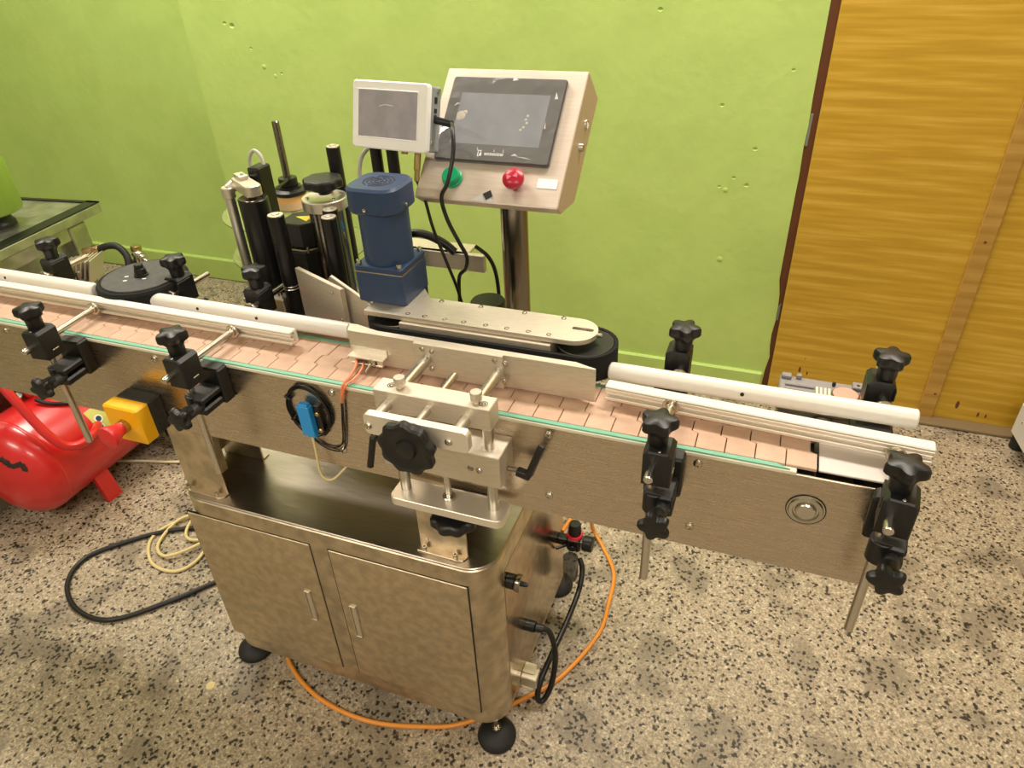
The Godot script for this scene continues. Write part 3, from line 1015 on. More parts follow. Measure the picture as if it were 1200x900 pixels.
	rod(st, Vector3(-0.394, 0.765, 0.459), Vector3(-0.3735, 0.762, 0.461), 0.0075, 18, 0.001)
	var lx := Transform3D(Basis(Vector3(0.25, 0, -1).normalized(), Vector3(0.33, 0.94, 0.0).normalized(), Vector3.ZERO), Vector3(-0.376, 0.762, 0.461))
	lx.basis.z = lx.basis.x.cross(lx.basis.y).normalized()
	lx.basis.x = lx.basis.y.cross(lx.basis.z).normalized()
	prism(st, PackedVector2Array([Vector2(-0.0062, 0), Vector2(0.0062, 0), Vector2(0.0048, 0.058), Vector2(0.002, 0.0635), Vector2(-0.002, 0.0635), Vector2(-0.0048, 0.058)]), -0.0048, 0.0048, 0.0014, lx)
	part("clamping_lever", st, M.black_paint, o)
	st = S()
	rod(st, Vector3(-0.598, 0.800, 0.478), Vector3(-0.609, 0.802, 0.494), 0.007, 16)
	rod(st, Vector3(-0.605, 0.808, 0.497), Vector3(-0.617, 0.750, 0.502), 0.0052, 14, 0.002)
	part("clamping_lever", st, M.black_paint, o)

func wrap_unit() -> void:
	var o := thing("wrap_belt_unit", "black belt loop with slim aluminium top plate running beside the chain", "belt unit", Vector3(-0.5, 0.8424, 0.285))
	var st := S()
	var x0 := -0.665
	var x1 := -0.342
	var zc := 0.284
	# belt loop
	var outer := stadium(x0, x1, zc, 0.050, 20)
	var inner := stadium(x0, x1, zc, 0.0445, 20)
	st.set_smooth_group(1)
	var n := outer.size()
	for i in n:
		var j := (i + 1) % n
		var a := outer[i]
		var c := outer[j]
		var e := inner[i]
		var f := inner[j]
		var y0 := 0.852
		var y1 := 0.8945
		st.set_smooth_group(1)
		quad_from(st, Vector3(a.x, y0, a.y), Vector3(c.x, y0, c.y), Vector3(c.x, y1, c.y), Vector3(a.x, y1, a.y), Vector3(e.x, 0.88, e.y))
		st.set_smooth_group(2)
		quad_from(st, Vector3(e.x, y0, e.y), Vector3(f.x, y0, f.y), Vector3(f.x, y1, f.y), Vector3(e.x, y1, e.y), Vector3(a.x, 0.88, a.y))
		st.set_smooth_group(-1)
		quad_from(st, Vector3(a.x, y1, a.y), Vector3(c.x, y1, c.y), Vector3(f.x, y1, f.y), Vector3(e.x, y1, e.y), Vector3(a.x, 0.88, a.y))
		quad_from(st, Vector3(a.x, y0, a.y), Vector3(c.x, y0, c.y), Vector3(f.x, y0, f.y), Vector3(e.x, y0, e.y), Vector3(a.x, 0.88, a.y))
	part("belt", st, M.black_foam, o)
	for x in [x0, x1]:
		var pl := part("pulley", lathe(S(), [[0, 0.859], [0.0438, 0.859], [0.0438, 0.8925], [0.0425, 0.8935], [0, 0.8935]], Transform3D(Basis(), Vector3(x, 0, zc)), 32), M.black_plastic, o)
		part("flange_line", lathe(S(), [[0.0442, 0.893], [0.0436, 0.8946], [0.0428, 0.893]], Transform3D(Basis(), Vector3(x, 0, zc)), 32), M.rod_steel, pl)
	part("inner_bar", B(-0.64, -0.385, 0.862, 0.9035, zc - 0.028, zc + 0.0425, 0.001), M.aluminium, o)
	# top plate with its slot
	var c := CSGCombiner3D.new()
	c.name = "top_plate"
	var body := CSGPolygon3D.new()
	var pp := PackedVector2Array()
	for k in 15:
		var t := -PI / 2 + PI * k / 14
		pp.append(Vector2(-0.359 + cos(t) * 0.0355, sin(t) * 0.0355))
	for p in [[-0.62, 0.0355], [-0.645, 0.066], [-0.706, 0.066], [-0.706, -0.0355]]:
		pp.append(Vector2(p[0], p[1]))
	body.polygon = pp
	body.depth = 0.0075
	body.material = M.aluminium
	c.add_child(body)
	var hole := CSGPolygon3D.new()
	hole.polygon = shifted(rrect(0.034, 0.0085, 0.0042), Vector2(-0.3475, 0.004))
	hole.depth = 0.02
	hole.position.z = 0.005
	hole.operation = CSGShape3D.OPERATION_SUBTRACTION
	hole.material = M.aluminium
	c.add_child(hole)
	o.add_child(c)
	c.transform = Transform3D(Basis(Vector3.RIGHT, -PI / 2), Vector3(0, 0.9125, zc)).translated(-o.position)
	part("lower_strip", B(-0.70, -0.40, 0.9035, 0.9055, zc - 0.03, zc + 0.034, 0.0006), M.bright_edge, o)
	for x in [-0.63, -0.60, -0.565, -0.532, -0.495, -0.46, -0.425, -0.392]:
		st = lathe(S(), [[0.0042, 0], [0.004, 0.0005], [0.0026, 0.0006], [0.0022, -0.0002], [0, -0.0002]], Transform3D(Basis(), Vector3(x, 0.9125, zc + 0.026)), 12)
		part("plate_screw", st, M.screw_steel, o)
	for x in [-0.595, -0.525, -0.45, -0.385]:
		part("plate_screw", screw(S(), Vector3(x, 0.9125, zc - 0.028), Vector3.UP, 0.0042, 0.003), M.screw_steel, o)
	st = S()
	rod(st, Vector3(-0.34, 0.908, zc), Vector3(-0.316, 0.908, zc), 0.0035, 12)
	screw(st, Vector3(-0.3475, 0.9075, zc - 0.004), Vector3.UP, 0.005, 0.003)
	part("tension_screw", st, M.screw_steel, o)
	# arm to the label head, at the back under the plate
	part("carrier", B(-0.735, -0.665, 0.872, 0.9035, 0.17, 0.235, 0.001), M.black_plastic, o)
	part("back_roller", lathe(S(), [[0, 0.80], [0.03, 0.80], [0.031, 0.802], [0.031, 0.874], [0.029, 0.877], [0, 0.877]], Transform3D(Basis(), Vector3(-0.552, 0, 0.165)), 28), M.black_plastic, o)
	part("mount_plate", B(-0.73, -0.42, 0.79, 0.80, 0.135, 0.305, 0.001), M.aluminium, o)
	part("mount_leg", B(-0.60, -0.56, 0.8, 0.862, 0.24, 0.29, 0.001), M.aluminium, o)
	# blue gear motor on the plate
	var g := thing("gear_motor", "dark blue gear motor standing upright on the aluminium plate", "motor", Vector3(-0.688, 0.9125, 0.248))
	var q := Vector3(-0.688, 0, 0.246)
	var yaw := Basis(Vector3.UP, 0.0)
	st = S()
	slab(st, shifted(rrect(0.088, 0.088, 0.006), Vector2(q.x, q.z)), 0.9128, 0.966, 0.0015)
	part("gearbox", st, M.blue_paint, g)
	st = S()
	slab(st, shifted(rrect(0.088, 0.088, 0.006), Vector2(q.x, q.z)), 0.967, 0.977, 0.0015)
	part("flange", st, M.blue_paint, g)
	part("flange_joint", B(q.x - 0.0435, q.x + 0.0435, 0.9655, 0.9675, q.z - 0.0435, q.z + 0.0435, 0), M.screw_steel, g)
	part("body", lathe(S(), [[0, 0.976], [0.0405, 0.976], [0.0405, 1.07], [0, 1.07]], Transform3D(yaw, q), 40), M.blue_paint, g)
	st = S()
	slab(st, shifted(rrect(0.09, 0.09, 0.026, 8), Vector2(q.x, q.z)), 1.062, 1.104, 0.004, true)
	var cap := part("fan_cover", st, M.blue_paint, g)
	st = S()
	for k in 4:
		var r: float = [0.0245, 0.0185, 0.0125, 0.0065][k]
		for s in 3:
			var a0: float = TAU * s / 3.0 + 0.35 * k
			var pts := []
			for i in 7:
				var a := a0 + (TAU / 3.0 - 0.3) * i / 6.0
				pts.append(q + Vector3(cos(a) * r, 1.1036, sin(a) * r))
			tube(st, pts, 0.0013, 6, 3)
	part("vent_slots", st, M.blue_dark, cap, "dark ring slots in the blue cover")
	part("cover_screw", cap_screw(S(), Vector3(q.x - 0.005, 1.072, q.z + 0.0445), Vector3(0, 0, 1), 0.0032, 0.003), M.screw_steel, g)
	part("cover_screw", cap_screw(S(), Vector3(q.x + 0.0445, 1.072, q.z + 0.005), Vector3(1, 0, 0), 0.0032, 0.003), M.screw_steel, g)
	for p in [[-1, -1], [1, -1], [1, 1], [-1, 1]]:
		part("flange_screw", cap_screw(S(), Vector3(q.x + p[0] * 0.0365, 0.977, q.z + p[1] * 0.0365), Vector3.UP, 0.0042, 0.007), M.screw_steel, g)

func label_head() -> void:
	# base that carries the rollers, behind the conveyor
	var o := thing("label_applicator", "label applicator base plate with aluminium arm behind the blue motor", "label head", Vector3(-0.88, 0.517, 0.12))
	var st := S()
	slab(st, PackedVector2Array([Vector2(-1.115, 0.105), Vector2(-1.115, 0.15), Vector2(-1.06, 0.17), Vector2(-0.985, 0.235), Vector2(-0.74, 0.235), Vector2(-0.74, 0.03), Vector2(-1.07, 0.03), Vector2(-1.07, -0.09), Vector2(-1.135, -0.09), Vector2(-1.135, 0.03), Vector2(-1.115, 0.06)]), 0.786, 0.796, 0.001)
	part("base_plate", st, M.aluminium, o)
	part("fixing_block", B(-0.985, -0.957, 0.796, 0.845, 0.185, 0.215, 0.002), M.aluminium_plain, o)
	part("fixing_bolt", cap_screw(S(), Vector3(-0.972, 0.845, 0.2), Vector3.UP, 0.005, 0.008), M.screw_steel, o)
	st = S()
	bb(st, -0.90, -0.70, 0.517, 0.786, 0.04, 0.09, 0.002)
	part("stand", st, M.cabinet_steel, o)
	st = S()
	bb(st, -1.06, -0.955, 0.517, 0.786, 0.10, 0.11, 0.002)
	part("stand_plate", st, M.aluminium, o)
	st = S()
	# side arm seen right of the motor
	box(st, Vector3(-0.71, 0.888, 0.045), Vector3(0.21, 0.034, 0.012), 0.001, Transform3D(Basis(), Vector3.ZERO))
	bb(st, -0.80, -0.64, 0.899, 0.905, 0.0, 0.05, 0.001)
	bb(st, -0.80, -0.76, 0.796, 0.9, 0.0, 0.04, 0.001)
	part("side_arm", st, M.aluminium, o)
	st = S()
	tube(st, [Vector3(-0.78, 0.935, 0.06), Vector3(-0.73, 0.94, 0.055), Vector3(-0.69, 0.925, 0.05), Vector3(-0.665, 0.906, 0.048)], 0.008, 12)
	part("fitting", st, M.black_plastic, o)
	st = S()
	bb(st, -0.80, -0.745, 0.796, 0.93, 0.075, 0.10, 0.006)
	part("sensor_plate", st, M.aluminium_plain, o)
	st = S()
	bb(st, -0.842, -0.822, 0.796, 0.985, 0.05, 0.062, 0.001)
	bb(st, -0.84, -0.79, 0.938, 0.942, 0.055, 0.085, 0.001)
	part("blue_bracket", st, M.sky_blue, o, "blue bracket half hidden by the silver drum")
	# peel plates
	var pl := thing("peel_plate", "pair of upright aluminium peel plates left of the blue motor", "peel plate", Vector3(-0.84, 0.796, 0.25))
	st = S()
	slab(st, PackedVector2Array([Vector2(-0.9075, 0.2195), Vector2(-0.776, 0.277), Vector2(-0.772, 0.270), Vector2(-0.903, 0.2125)]), 0.796, 0.92, 0.0006)
	part("plate", st, M.aluminium, pl)
	st = S()
	prism(st, PackedVector2Array([Vector2(0, 0.796), Vector2(0.158, 0.796), Vector2(0.152, 0.905), Vector2(0.142, 0.912), Vector2(0.018, 0.922), Vector2(0.0, 0.905)]), -0.003, 0.003, 0.0006, Transform3D(Basis(Vector3.UP, -0.484), Vector3(-0.836, 0, 0.226)))
	part("plate", st, M.aluminium, pl)
	st = S()
	screw(st, Vector3(-0.80, 0.907, 0.268), Vector3(-0.4, 0, 0.9), 0.0025)
	screw(st, Vector3(-0.785, 0.86, 0.274), Vector3(-0.4, 0, 0.9), 0.0025)
	part("screws", st, M.screw_steel, pl)
	# rollers: [name, x, z, radius, y0, y1, label]
	var rs := [
		["front", -0.940, 0.200, 0.0152, 0.796, 1.010, "slim black guide roller nearest the peel plates, left of them"],
		["e", -0.842, 0.180, 0.0145, 0.796, 1.008, "slim black guide roller in front of its twin, left of the blue motor"],
		["d", -0.858, 0.150, 0.0142, 0.796, 1.010, "slim black guide roller half behind its twin, below the silver drum's rim"],
		["h", -0.905, 0.040, 0.0132, 0.796, 1.090, "tall black guide roller standing behind the round black knob"]]
	for r in rs:
		var ro := thing("guide_roller", r[6], "roller", Vector3(r[1], r[4], r[2]), "black guide rollers")
		var rr: float = r[3]
		part("sleeve", rod(S(), Vector3(r[1], r[4], r[2]), Vector3(r[1], r[5], r[2]), rr, 28, 0.0012), M.black_paint, ro)
		st = S()
		lathe(st, [[rr * 0.92, 0], [rr * 0.9, 0.0008], [rr * 0.5, 0.001], [rr * 0.45, 0.003], [rr * 0.2, 0.0034], [0, 0.0034]], Transform3D(Basis(), Vector3(r[1], r[5], r[2])), 20)
		part("end_cap", st, M.aluminium_plain, ro)
		if r[0] == "front":
			st = S()
			for y in [0.868, 0.8735]:
				lathe(st, [[rr, y - 0.0012], [rr + 0.0008, y], [rr, y + 0.0012]], Transform3D(Basis(), Vector3(r[1], 0, r[2])), 24)
			part("clamp_ring", st, M.rod_steel, ro)
	# big driven roller with its swing arm and chrome post
	var b := thing("pinch_roller", "thick black pinch roller hung from an aluminium swing arm", "roller", Vector3(-1.033, 0.796, 0.14))
	part("sleeve", rod(S(), Vector3(-1.033, 0.796, 0.14), Vector3(-1.033, 1.014, 0.14), 0.0275, 32, 0.002), M.black_paint, b)
	part("end_cap", lathe(S(), [[0.0265, 0], [0.026, 0.001], [0.008, 0.0014], [0.0075, 0.006], [0, 0.006]], Transform3D(Basis(), Vector3(-1.033, 1.014, 0.14)), 24), M.dark_steel, b)
	part("back_roller", rod(S(), Vector3(-1.075, 0.796, 0.11), Vector3(-1.075, 1.0, 0.11), 0.018, 24, 0.002), M.black_paint, b)
	st = S()
	prism(st, shifted(rrect(0.085, 0.032, 0.010), Vector2(0, 0)), 0.0, 0.02, 0.0015, Transform3D(Basis(Vector3.UP, -0.55) * Basis(Vector3.RIGHT, -PI / 2), Vector3(-1.052, 1.020, 0.128)))
	var arm := part("swing_arm", st, M.aluminium_plain, b)
	st = S()
	box(st, Vector3.ZERO, Vector3(0.03, 0.008, 0.018), 0.001, Transform3D(Basis(Vector3.UP, -0.55), Vector3(-1.072, 1.044, 0.115)))
	cap_screw(st, Vector3(-1.066, 1.046, 0.118), Vector3.UP, 0.003, 0.005)
	part("clamp_piece", st, M.aluminium_plain, arm)
	st = S()
	tube(st, [Vector3(-1.097, 1.02, 0.128), Vector3(-1.088, 1.028, 0.112), Vector3(-1.07, 1.024, 0.10), Vector3(-1.05, 1.01, 0.10)], 0.011, 12, 6)
	part("bent_link", st, M.aluminium_plain, b)
	var cp := thing("chrome_post", "chrome post with a plain aluminium cap left of the thick black roller", "post", Vector3(-1.098, 0.796, 0.13))
	part("shaft", rod(S(), Vector3(-1.098, 0.796, 0.13), Vector3(-1.098, 1.006, 0.13), 0.0098, 28), M.post_chrome, cp)
	part("cap", rod(S(), Vector3(-1.098, 1.004, 0.13), Vector3(-1.098, 1.026, 0.13), 0.0128, 28, 0.002), M.aluminium_plain, cp)
	var ab := thing("air_cylinder", "small black air cylinder with a silver hose loop behind the swing arm", "cylinder", Vector3(-1.055, 0.94, 0.07))
	part("body", B(-1.07, -1.043, 0.94, 1.055, 0.058, 0.098, 0.003), M.black_paint, ab)
	part("hose", tube(S(), [Vector3(-1.088, 1.0, 0.062), Vector3(-1.09, 1.055, 0.06), Vector3(-1.075, 1.077, 0.06), Vector3(-1.056, 1.07, 0.065), Vector3(-1.049, 1.05, 0.07)], 0.0035, 10, 8), M.grey_hose, ab)
	part("push_rod", rod(S(), Vector3(-1.05, 1.0, 0.065), Vector3(-1.093, 0.984, -0.045), 0.003, 10), M.black_paint, ab)
	# silver drive drum with its big black knob
	var dx := -0.898
	var dz := 0.105
	var d := thing("drive_drum", "silver drive drum topped by a wide black knob", "drum", Vector3(dx, 0.796, dz))
	part("drum", lathe(S(), [[0, 0.796], [0.034, 0.796], [0.034, 0.995], [0, 0.995]], Transform3D(Basis(), Vector3(dx, 0, dz)), 36), M.dark_steel, d)
	part("rim", lathe(S(), [[0.036, 0.995], [0.0425, 0.996], [0.0425, 1.014], [0.041, 1.0155], [0.03, 1.0155], [0.022, 1.011], [0, 1.011]], Transform3D(Basis(), Vector3(dx, 0, dz)), 40), M.aluminium_plain, d)
	for k in 3:
		var a := TAU * k / 3.0 + 0.4
		st = cap_screw(S(), Vector3(dx + cos(a) * 0.031, 1.014, dz + sin(a) * 0.031), Vector3.UP, 0.0032, 0.004)
		part("rim_screw", st, M.screw_steel, d)
	st = lathe(S(), [[0.012, 0], [0.014, 0.008], [0.033, 0.012], [0.036, 0.015], [0.036, 0.026], [0.034, 0.029], [0.028, 0.0305], [0.01, 0.0305], [0, 0.0305]], Transform3D(Basis(Vector3.UP, 0.3), Vector3(dx, 1.02, dz - 0.004)), 80, 8, [0, 0, 0.04, 0.05, 0.05, 0.04, 0, 0, 0])
	part("knob", st, M.black_plastic, d)
	# stepper motor box with a warning triangle
	var s := thing("stepper_motor", "black motor housing with a yellow warning triangle on top", "motor", Vector3(-0.95, 0.796, 0.105))
	var oc := PackedVector2Array()
	for k in 8:
		var a := TAU * (k + 0.5) / 8.0
		oc.append(Vector2(-0.949 + cos(a) * 0.040, 0.112 + sin(a) * 0.040))
	part("upper_housing", slab(S(), oc, 0.925, 0.972, 0.002), M.black_paint, s)
	part("lower_housing", slab(S(), oc, 0.796, 0.916, 0.002), M.black_paint, s)
	st = S()
	for p in [[-0.93, 0.143], [-0.915, 0.128], [-0.965, 0.147]]:
		rod(st, Vector3(p[0], 0.914, p[1]), Vector3(p[0], 0.927, p[1]), 0.003, 10)
	slab(st, oc, 0.918, 0.9215, 0.0005)
	part("clamp_band", st, M.screw_steel, s)
	st = S()
	slab(st, PackedVector2Array([Vector2(-0.966, 0.112), Vector2(-0.936, 0.1), Vector2(-0.932, 0.128)]), 0.9721, 0.9726, 0)
	part("warning_sticker", st, M.label_yellow, s)
	# unwinder: spindle, hub, core, two clear discs
	var ux := -1.1045
	var uz := -0.06
	var at := Transform3D(Basis(), Vector3(ux, 0, uz))
	var u := thing("label_unwinder", "label unwinder with tall steel spindle and two clear round discs", "unwinder", Vector3(ux, 0.796, uz))
	part("spindle", rod(S(), Vector3(ux, 0.796, uz), Vector3(ux, 1.104, uz), 0.0078, 22, 0.002), M.dark_steel, u)
	part("collar", lathe(S(), [[0, 0.968], [0.019, 0.968], [0.02, 0.970], [0.02, 0.984], [0.019, 0.986], [0.0085, 0.987], [0, 0.987]], at, 28), M.black_paint, u)
	part("hub", lathe(S(), [[0, 0.952], [0.036, 0.952], [0.038, 0.955], [0.037, 0.96], [0.026, 0.964], [0.0255, 0.968], [0, 0.969]], at, 32), M.black_paint, u)
	part("core", lathe(S(), [[0, 0.922], [0.0335, 0.922], [0.0335, 0.937], [0, 0.937]], at, 32), M.label_roll, u)
	part("core", lathe(S(), [[0, 0.937], [0.033, 0.937], [0.0315, 0.953], [0, 0.953]], at, 32), M.label_core, u, "orange cardboard core")
	for y in [0.919, 0.826]:
		var di := part("disc", lathe(S(), [[0, y], [0.151, y], [0.1515, y + 0.001], [0.151, y + 0.002], [0, y + 0.002]], at, 64), M.acrylic, u)
		part("disc_edge", lathe(S(), [[0.1505, y - 0.0004], [0.152, y - 0.0004], [0.152, y + 0.0014], [0.1505, y + 0.0014], [0.1505, y - 0.0004]], at, 64), M.disc_edge, di)

func screens() -> void:
	# control box on its pole: face tilted back by 45.7 degrees
	var ce := Vector3(-0.5515, 1.1345, 0.071)
	var up := Vector3(0, 0.6986, -0.7155)
	var nrm := Vector3(0, 0.7155, 0.6986)
	var fx := Transform3D(Basis(Vector3.RIGHT, up, nrm), ce)
	var o := thing("control_box", "steel operator panel with dark touch screen on a round steel pole", "control panel", Vector3(-0.548, 0.517, 0.03))
	part("pole", lathe(S(), [[0, 0.517], [0.0252, 0.517], [0.0252, 1.06], [0, 1.06]], Transform3D(Basis(), Vector3(-0.548, 0, 0.03)), 36), M.dark_steel, o)
	part("base_flange", rod(S(), Vector3(-0.548, 0.517, 0.03), Vector3(-0.548, 0.526, 0.03), 0.04, 28), M.cabinet_steel, o)
	# housing: a side profile drawn across (z, y), swept in x
	var st := S()
	var sec := PackedVector2Array([Vector2(0.1565, 1.0525), Vector2(0.1575, 1.050), Vector2(0.135, 1.0345), Vector2(0.061, 1.0285), Vector2(-0.0836, 1.1668), Vector2(-0.022, 1.2205), Vector2(-0.017, 1.2202), Vector2(-0.0135, 1.217)])
	prism(st, sec, 0.4255, 0.678, 0.0016, Transform3D(Basis(Vector3(0, 0, 1), Vector3(0, 1, 0), Vector3(-1, 0, 0)), Vector3.ZERO))
	part("housing", st, M.box_steel, o)
	fx = fx.translated_local(Vector3(0, 0, 0.0012))
	st = S()
	lathe(st, [[0.009, 0], [0.0085, 0.003], [0.006, 0.0035], [0.0055, 0.001], [0, 0.001]], along(Vector3(-0.4255, 1.141, -0.004), Vector3(1, 0, 0)), 20)
	lathe(st, [[0.008, 0], [0.007, 0.006], [0.004, 0.0075], [0, 0.0075]], along(Vector3(-0.4255, 1.112, 0.03), Vector3(1, 0, 0)), 20)
	part("side_knob", st, M.rod_steel, o)
	# touch screen
	st = S()
	prism(st, shifted(rrect(0.204, 0.157, 0.006), Vector2(-0.0045, 0.0258)), -0.001, 0.007, 0.0018, fx)
	var bz := part("screen_bezel", st, M.bezel, o)
	st = S()
	prism(st, shifted(rrect(0.1575, 0.0945, 0.001), Vector2(-0.005, 0.0255)), 0.0069, 0.0073, 0.0, fx)
	part("display", st, M.display_film, bz)
	# clear protective film, creased at the edges
	st = S()
	st.set_smooth_group(-1)
	var nx := 14
	var ny := 11
	var fn := noise(FastNoiseLite.TYPE_SIMPLEX, 0.11, 2, 77)
	var grid := []
	for j in ny + 1:
		for i in nx + 1:
			var u := float(i) / nx
			var v := float(j) / ny
			var rim := maxf(absf(u - 0.5), absf(v - 0.5)) * 2.0
			var h := 0.0079 + (0.0012 + 0.0022 * fn.get_noise_2d(i * 9.0, j * 13.0) if rim > 0.72 else 0.0)
			grid.append(fx * Vector3(-0.105 + u * 0.201, -0.051 + v * 0.153, h))
	for j in ny:
		for i in nx:
			var a: Vector3 = grid[j * (nx + 1) + i]
			var b: Vector3 = grid[j * (nx + 1) + i + 1]
			var c: Vector3 = grid[(j + 1) * (nx + 1) + i + 1]
			var d: Vector3 = grid[(j + 1) * (nx + 1) + i]
			tri(st, a, c, b)
			tri(st, a, d, c)
	part("protective_film", st, M.film, bz)
	# folds and bubbles of the loose film that catch the light
	for q in [[0.006, 0.0985, 0.011, 0.0075, 2.6], [0.084, 0.072, 0.006, 0.012, 0.2], [0.036, -0.0375, 0.012, 0.0035, 0.1], [0.052, -0.0415, 0.03, 0.0015, -0.12], [0.0765, 0.018, 0.003, 0.012, 0.1], [-0.088, 0.05, 0.012, 0.003, 0.5], [-0.03, -0.0305, 0.002, 0.006, 0.2], [0.0, -0.032, 0.0018, 0.005, 0.0], [0.016, -0.0315, 0.0018, 0.006, 0.1], [-0.02, 0.1, 0.02, 0.0012, 0.1]]:
		st = S()
		prism(st, PackedVector2Array([Vector2(-q[2] / 2, -q[3] / 2), Vector2(q[2] / 2, -q[3] / 2), Vector2(0.1 * q[2], q[3] / 2)]), 0.0, 0.0006, 0.0, fx * Transform3D(Basis(Vector3(0, 0, 1), q[4]) * Basis(Vector3.RIGHT, 0.15), Vector3(q[0], q[1], 0.0086)))
		part("film_fold", st, M.film_fold, bz, "pale fold in the clear protective film")
	# pale residue spots under the film
	st = S()
	for p in [[-0.0755, 0.030, 0.0085], [-0.069, 0.036, 0.004], [-0.079, 0.024, 0.004]]:
		lathe(st, [[p[2], 0], [p[2] * 0.8, 0.0004], [0, 0.0006]], fx * Transform3D(Basis(Vector3.RIGHT, PI / 2), Vector3(p[0], p[1], 0.0073)), 9)
	for p in [[0.043, 0.034], [0.041, 0.027], [0.044, 0.021], [0.040, 0.013], [0.036, 0.008]]:
		lathe(st, [[0.0024, 0], [0.0015, 0.0004], [0, 0.0005]], fx * Transform3D(Basis(Vector3.RIGHT, PI / 2), Vector3(p[0], p[1], 0.0073)), 7)
	part("residue", st, M.residue_grey, bz, "whitish residue spots on the screen")
	# maker's wordmark under the display
	var tm := TextMesh.new()
	tm.text = "WEINVIEW"
	var sf := SystemFont.new()
	sf.font_names = PackedStringArray(["Droid Sans"])
	sf.font_weight = 700
	tm.font = sf
	tm.font_size = 32
	tm.pixel_size = 0.0066 / 32.0
	tm.depth = 0.0003
	tm.curve_step = 1.0
	var ti := MeshInstance3D.new()
	ti.name = "wordmark"
	ti.mesh = tm
	ti.material_override = M.label_white
	bz.add_child(ti)
	ti.transform = fx * Transform3D(Basis(), Vector3(0.0, -0.0385, 0.0073))
	st = S()
	for r in [[-0.0285, -0.0225, -0.0335, -0.0323], [-0.0285, -0.0273, -0.0435, -0.0323], [-0.0285, -0.0255, -0.0435, -0.0423], [-0.0252, -0.0215, -0.0425, -0.0375], [-0.0237, -0.0225, -0.0370, -0.0323]]:
		box(st, Vector3((r[0] + r[1]) / 2, (r[2] + r[3]) / 2, 0.0075), Vector3(r[1] - r[0], r[3] - r[2], 0.0004), 0.0, fx)
	part("emblem", st, M.label_white, bz)
	# push buttons
	var gb := part("start_button", lathe(S(), [[0.0165, 0], [0.0165, 0.004], [0.0152, 0.005], [0.0148, 0.013], [0.0135, 0.0145], [0, 0.0148]], fx * along(Vector3(-0.0645, -0.083, 0), Vector3(0, 0, 1)), 30), M.green_button, o, "round green push button")
	part("ring", lathe(S(), [[0.0176, 0], [0.0176, 0.0035], [0.0166, 0.004]], fx * along(Vector3(-0.0645, -0.083, 0), Vector3(0, 0, 1)), 30), M.green_button, gb)
	var rb := part("stop_button", lathe(S(), [[0.008, 0], [0.008, 0.006], [0.0165, 0.009], [0.0178, 0.012], [0.0178, 0.017], [0.013, 0.021], [0.008, 0.0225], [0, 0.023]], fx * along(Vector3(0.047, -0.082, 0), Vector3(0, 0, 1)), 30), M.red_button, o, "red mushroom stop button")
	st = S()
	for a in [0.3, 0.3 + PI]:
		var pts := PackedVector2Array()
		for i in 5:
			var t: float = a - 0.5 + 0.25 * i
			pts.append(Vector2(cos(t), sin(t)) * 0.009)
		pts.append(Vector2(cos(a + 0.3), sin(a + 0.3)) * 0.0015)
		pts.append(Vector2(cos(a - 0.3), sin(a - 0.3)) * 0.0015)
		prism(st, shifted(pts, Vector2(0.047, -0.082)), 0.0219, 0.0231, 0.0, fx)
	part("arrow_mark", st, M.arrow_pink, rb)
	st = S()
	prism(st, shifted(rrect(0.033, 0.0165, 0.0005), Vector2(0.1003, -0.0795)), 0.0, 0.0005, 0.0, fx)
	part("label", st, M.label_white, o, "small blank white label")
	# strip of tape curling from the lower edge, with a dark tag
	st = S()
	prism(st, PackedVector2Array([Vector2(-0.0235, -0.1195), Vector2(0.0175, -0.1195), Vector2(0.004, -0.101), Vector2(-0.006, -0.106)]), 0.0003, 0.0012, 0.0, fx)
	part("tape", st, M.silver_tape, o)
	st = S()
	prism(st, PackedVector2Array([Vector2(-0.004, -0.1065), Vector2(0.008, -0.099), Vector2(0.0135, -0.109), Vector2(0.004, -0.1165)]), 0.0013, 0.0028, 0.0004, fx)
	part("tape_tag", st, M.ink, o)
	# small white controller on two black posts
	var yaw := -0.106
	var tilt := 0.275
	var W := 0.15
	var H := 0.107
	var c0 := Vector3(-0.727, 1.171, 0.123)
	var ux := Vector3(cos(yaw), 0, -sin(yaw))
	var fw := Vector3(sin(yaw), 0, cos(yaw))
	var uy := (Vector3.UP * cos(tilt) - fw * sin(tilt)).normalized()
	var uz := ux.cross(uy).normalized()
	var kx := Transform3D(Basis(ux, uy, uz), c0)
	var k := thing("small_controller", "small white framed controller with grey screen left of the steel panel", "controller", Vector3(-0.73, 0.796, 0.1))
	st = S()
	prism(st, rrect(W, H, 0.007), -0.012, 0.0, 0.002, kx, true)
	part("front_frame", st, M.white_case, k)
	st = S()
	prism(st, rrect(W - 0.004, H - 0.004, 0.004), -0.042, -0.012, 0.001, kx)
	var cs := part("case", st, M.grey_case, k)
	st = S()
	for q in [[0.030, 0.010], [0.014, 0.007], [0.004, 0.007]]:
		box(st, Vector3(W / 2 - 0.0016, q[0], -0.026), Vector3(0.002, q[1], 0.007), 0.0004, kx)
	part("sockets", st, M.ink, cs)
	st = S()
	for q in [[-0.036, -0.02], [0.045, -0.033]]:
		lathe(st, [[0.0045, 0], [0.004, 0.002], [0, 0.0025]], kx * along(Vector3(W / 2 - 0.002, q[0], q[1]), Vector3(1, 0, 0)), 12)
	part("side_screws", st, M.screw_steel, cs)
	st = S()
	prism(st, shifted(rrect(0.116, 0.073, 0.001), Vector2(-0.003, 0.002)), -0.004, 0.0004, 0.0, kx)
	part("display", st, M.display_pale, k)
	st = S()
	for q in [[0, 0.0395, 0.119, 0.0016], [0, -0.0355, 0.119, 0.0016]]:
		box(st, Vector3(-0.003, q[1], 0.0006), Vector3(q[2], q[3], 0.0016), 0.0005, kx)
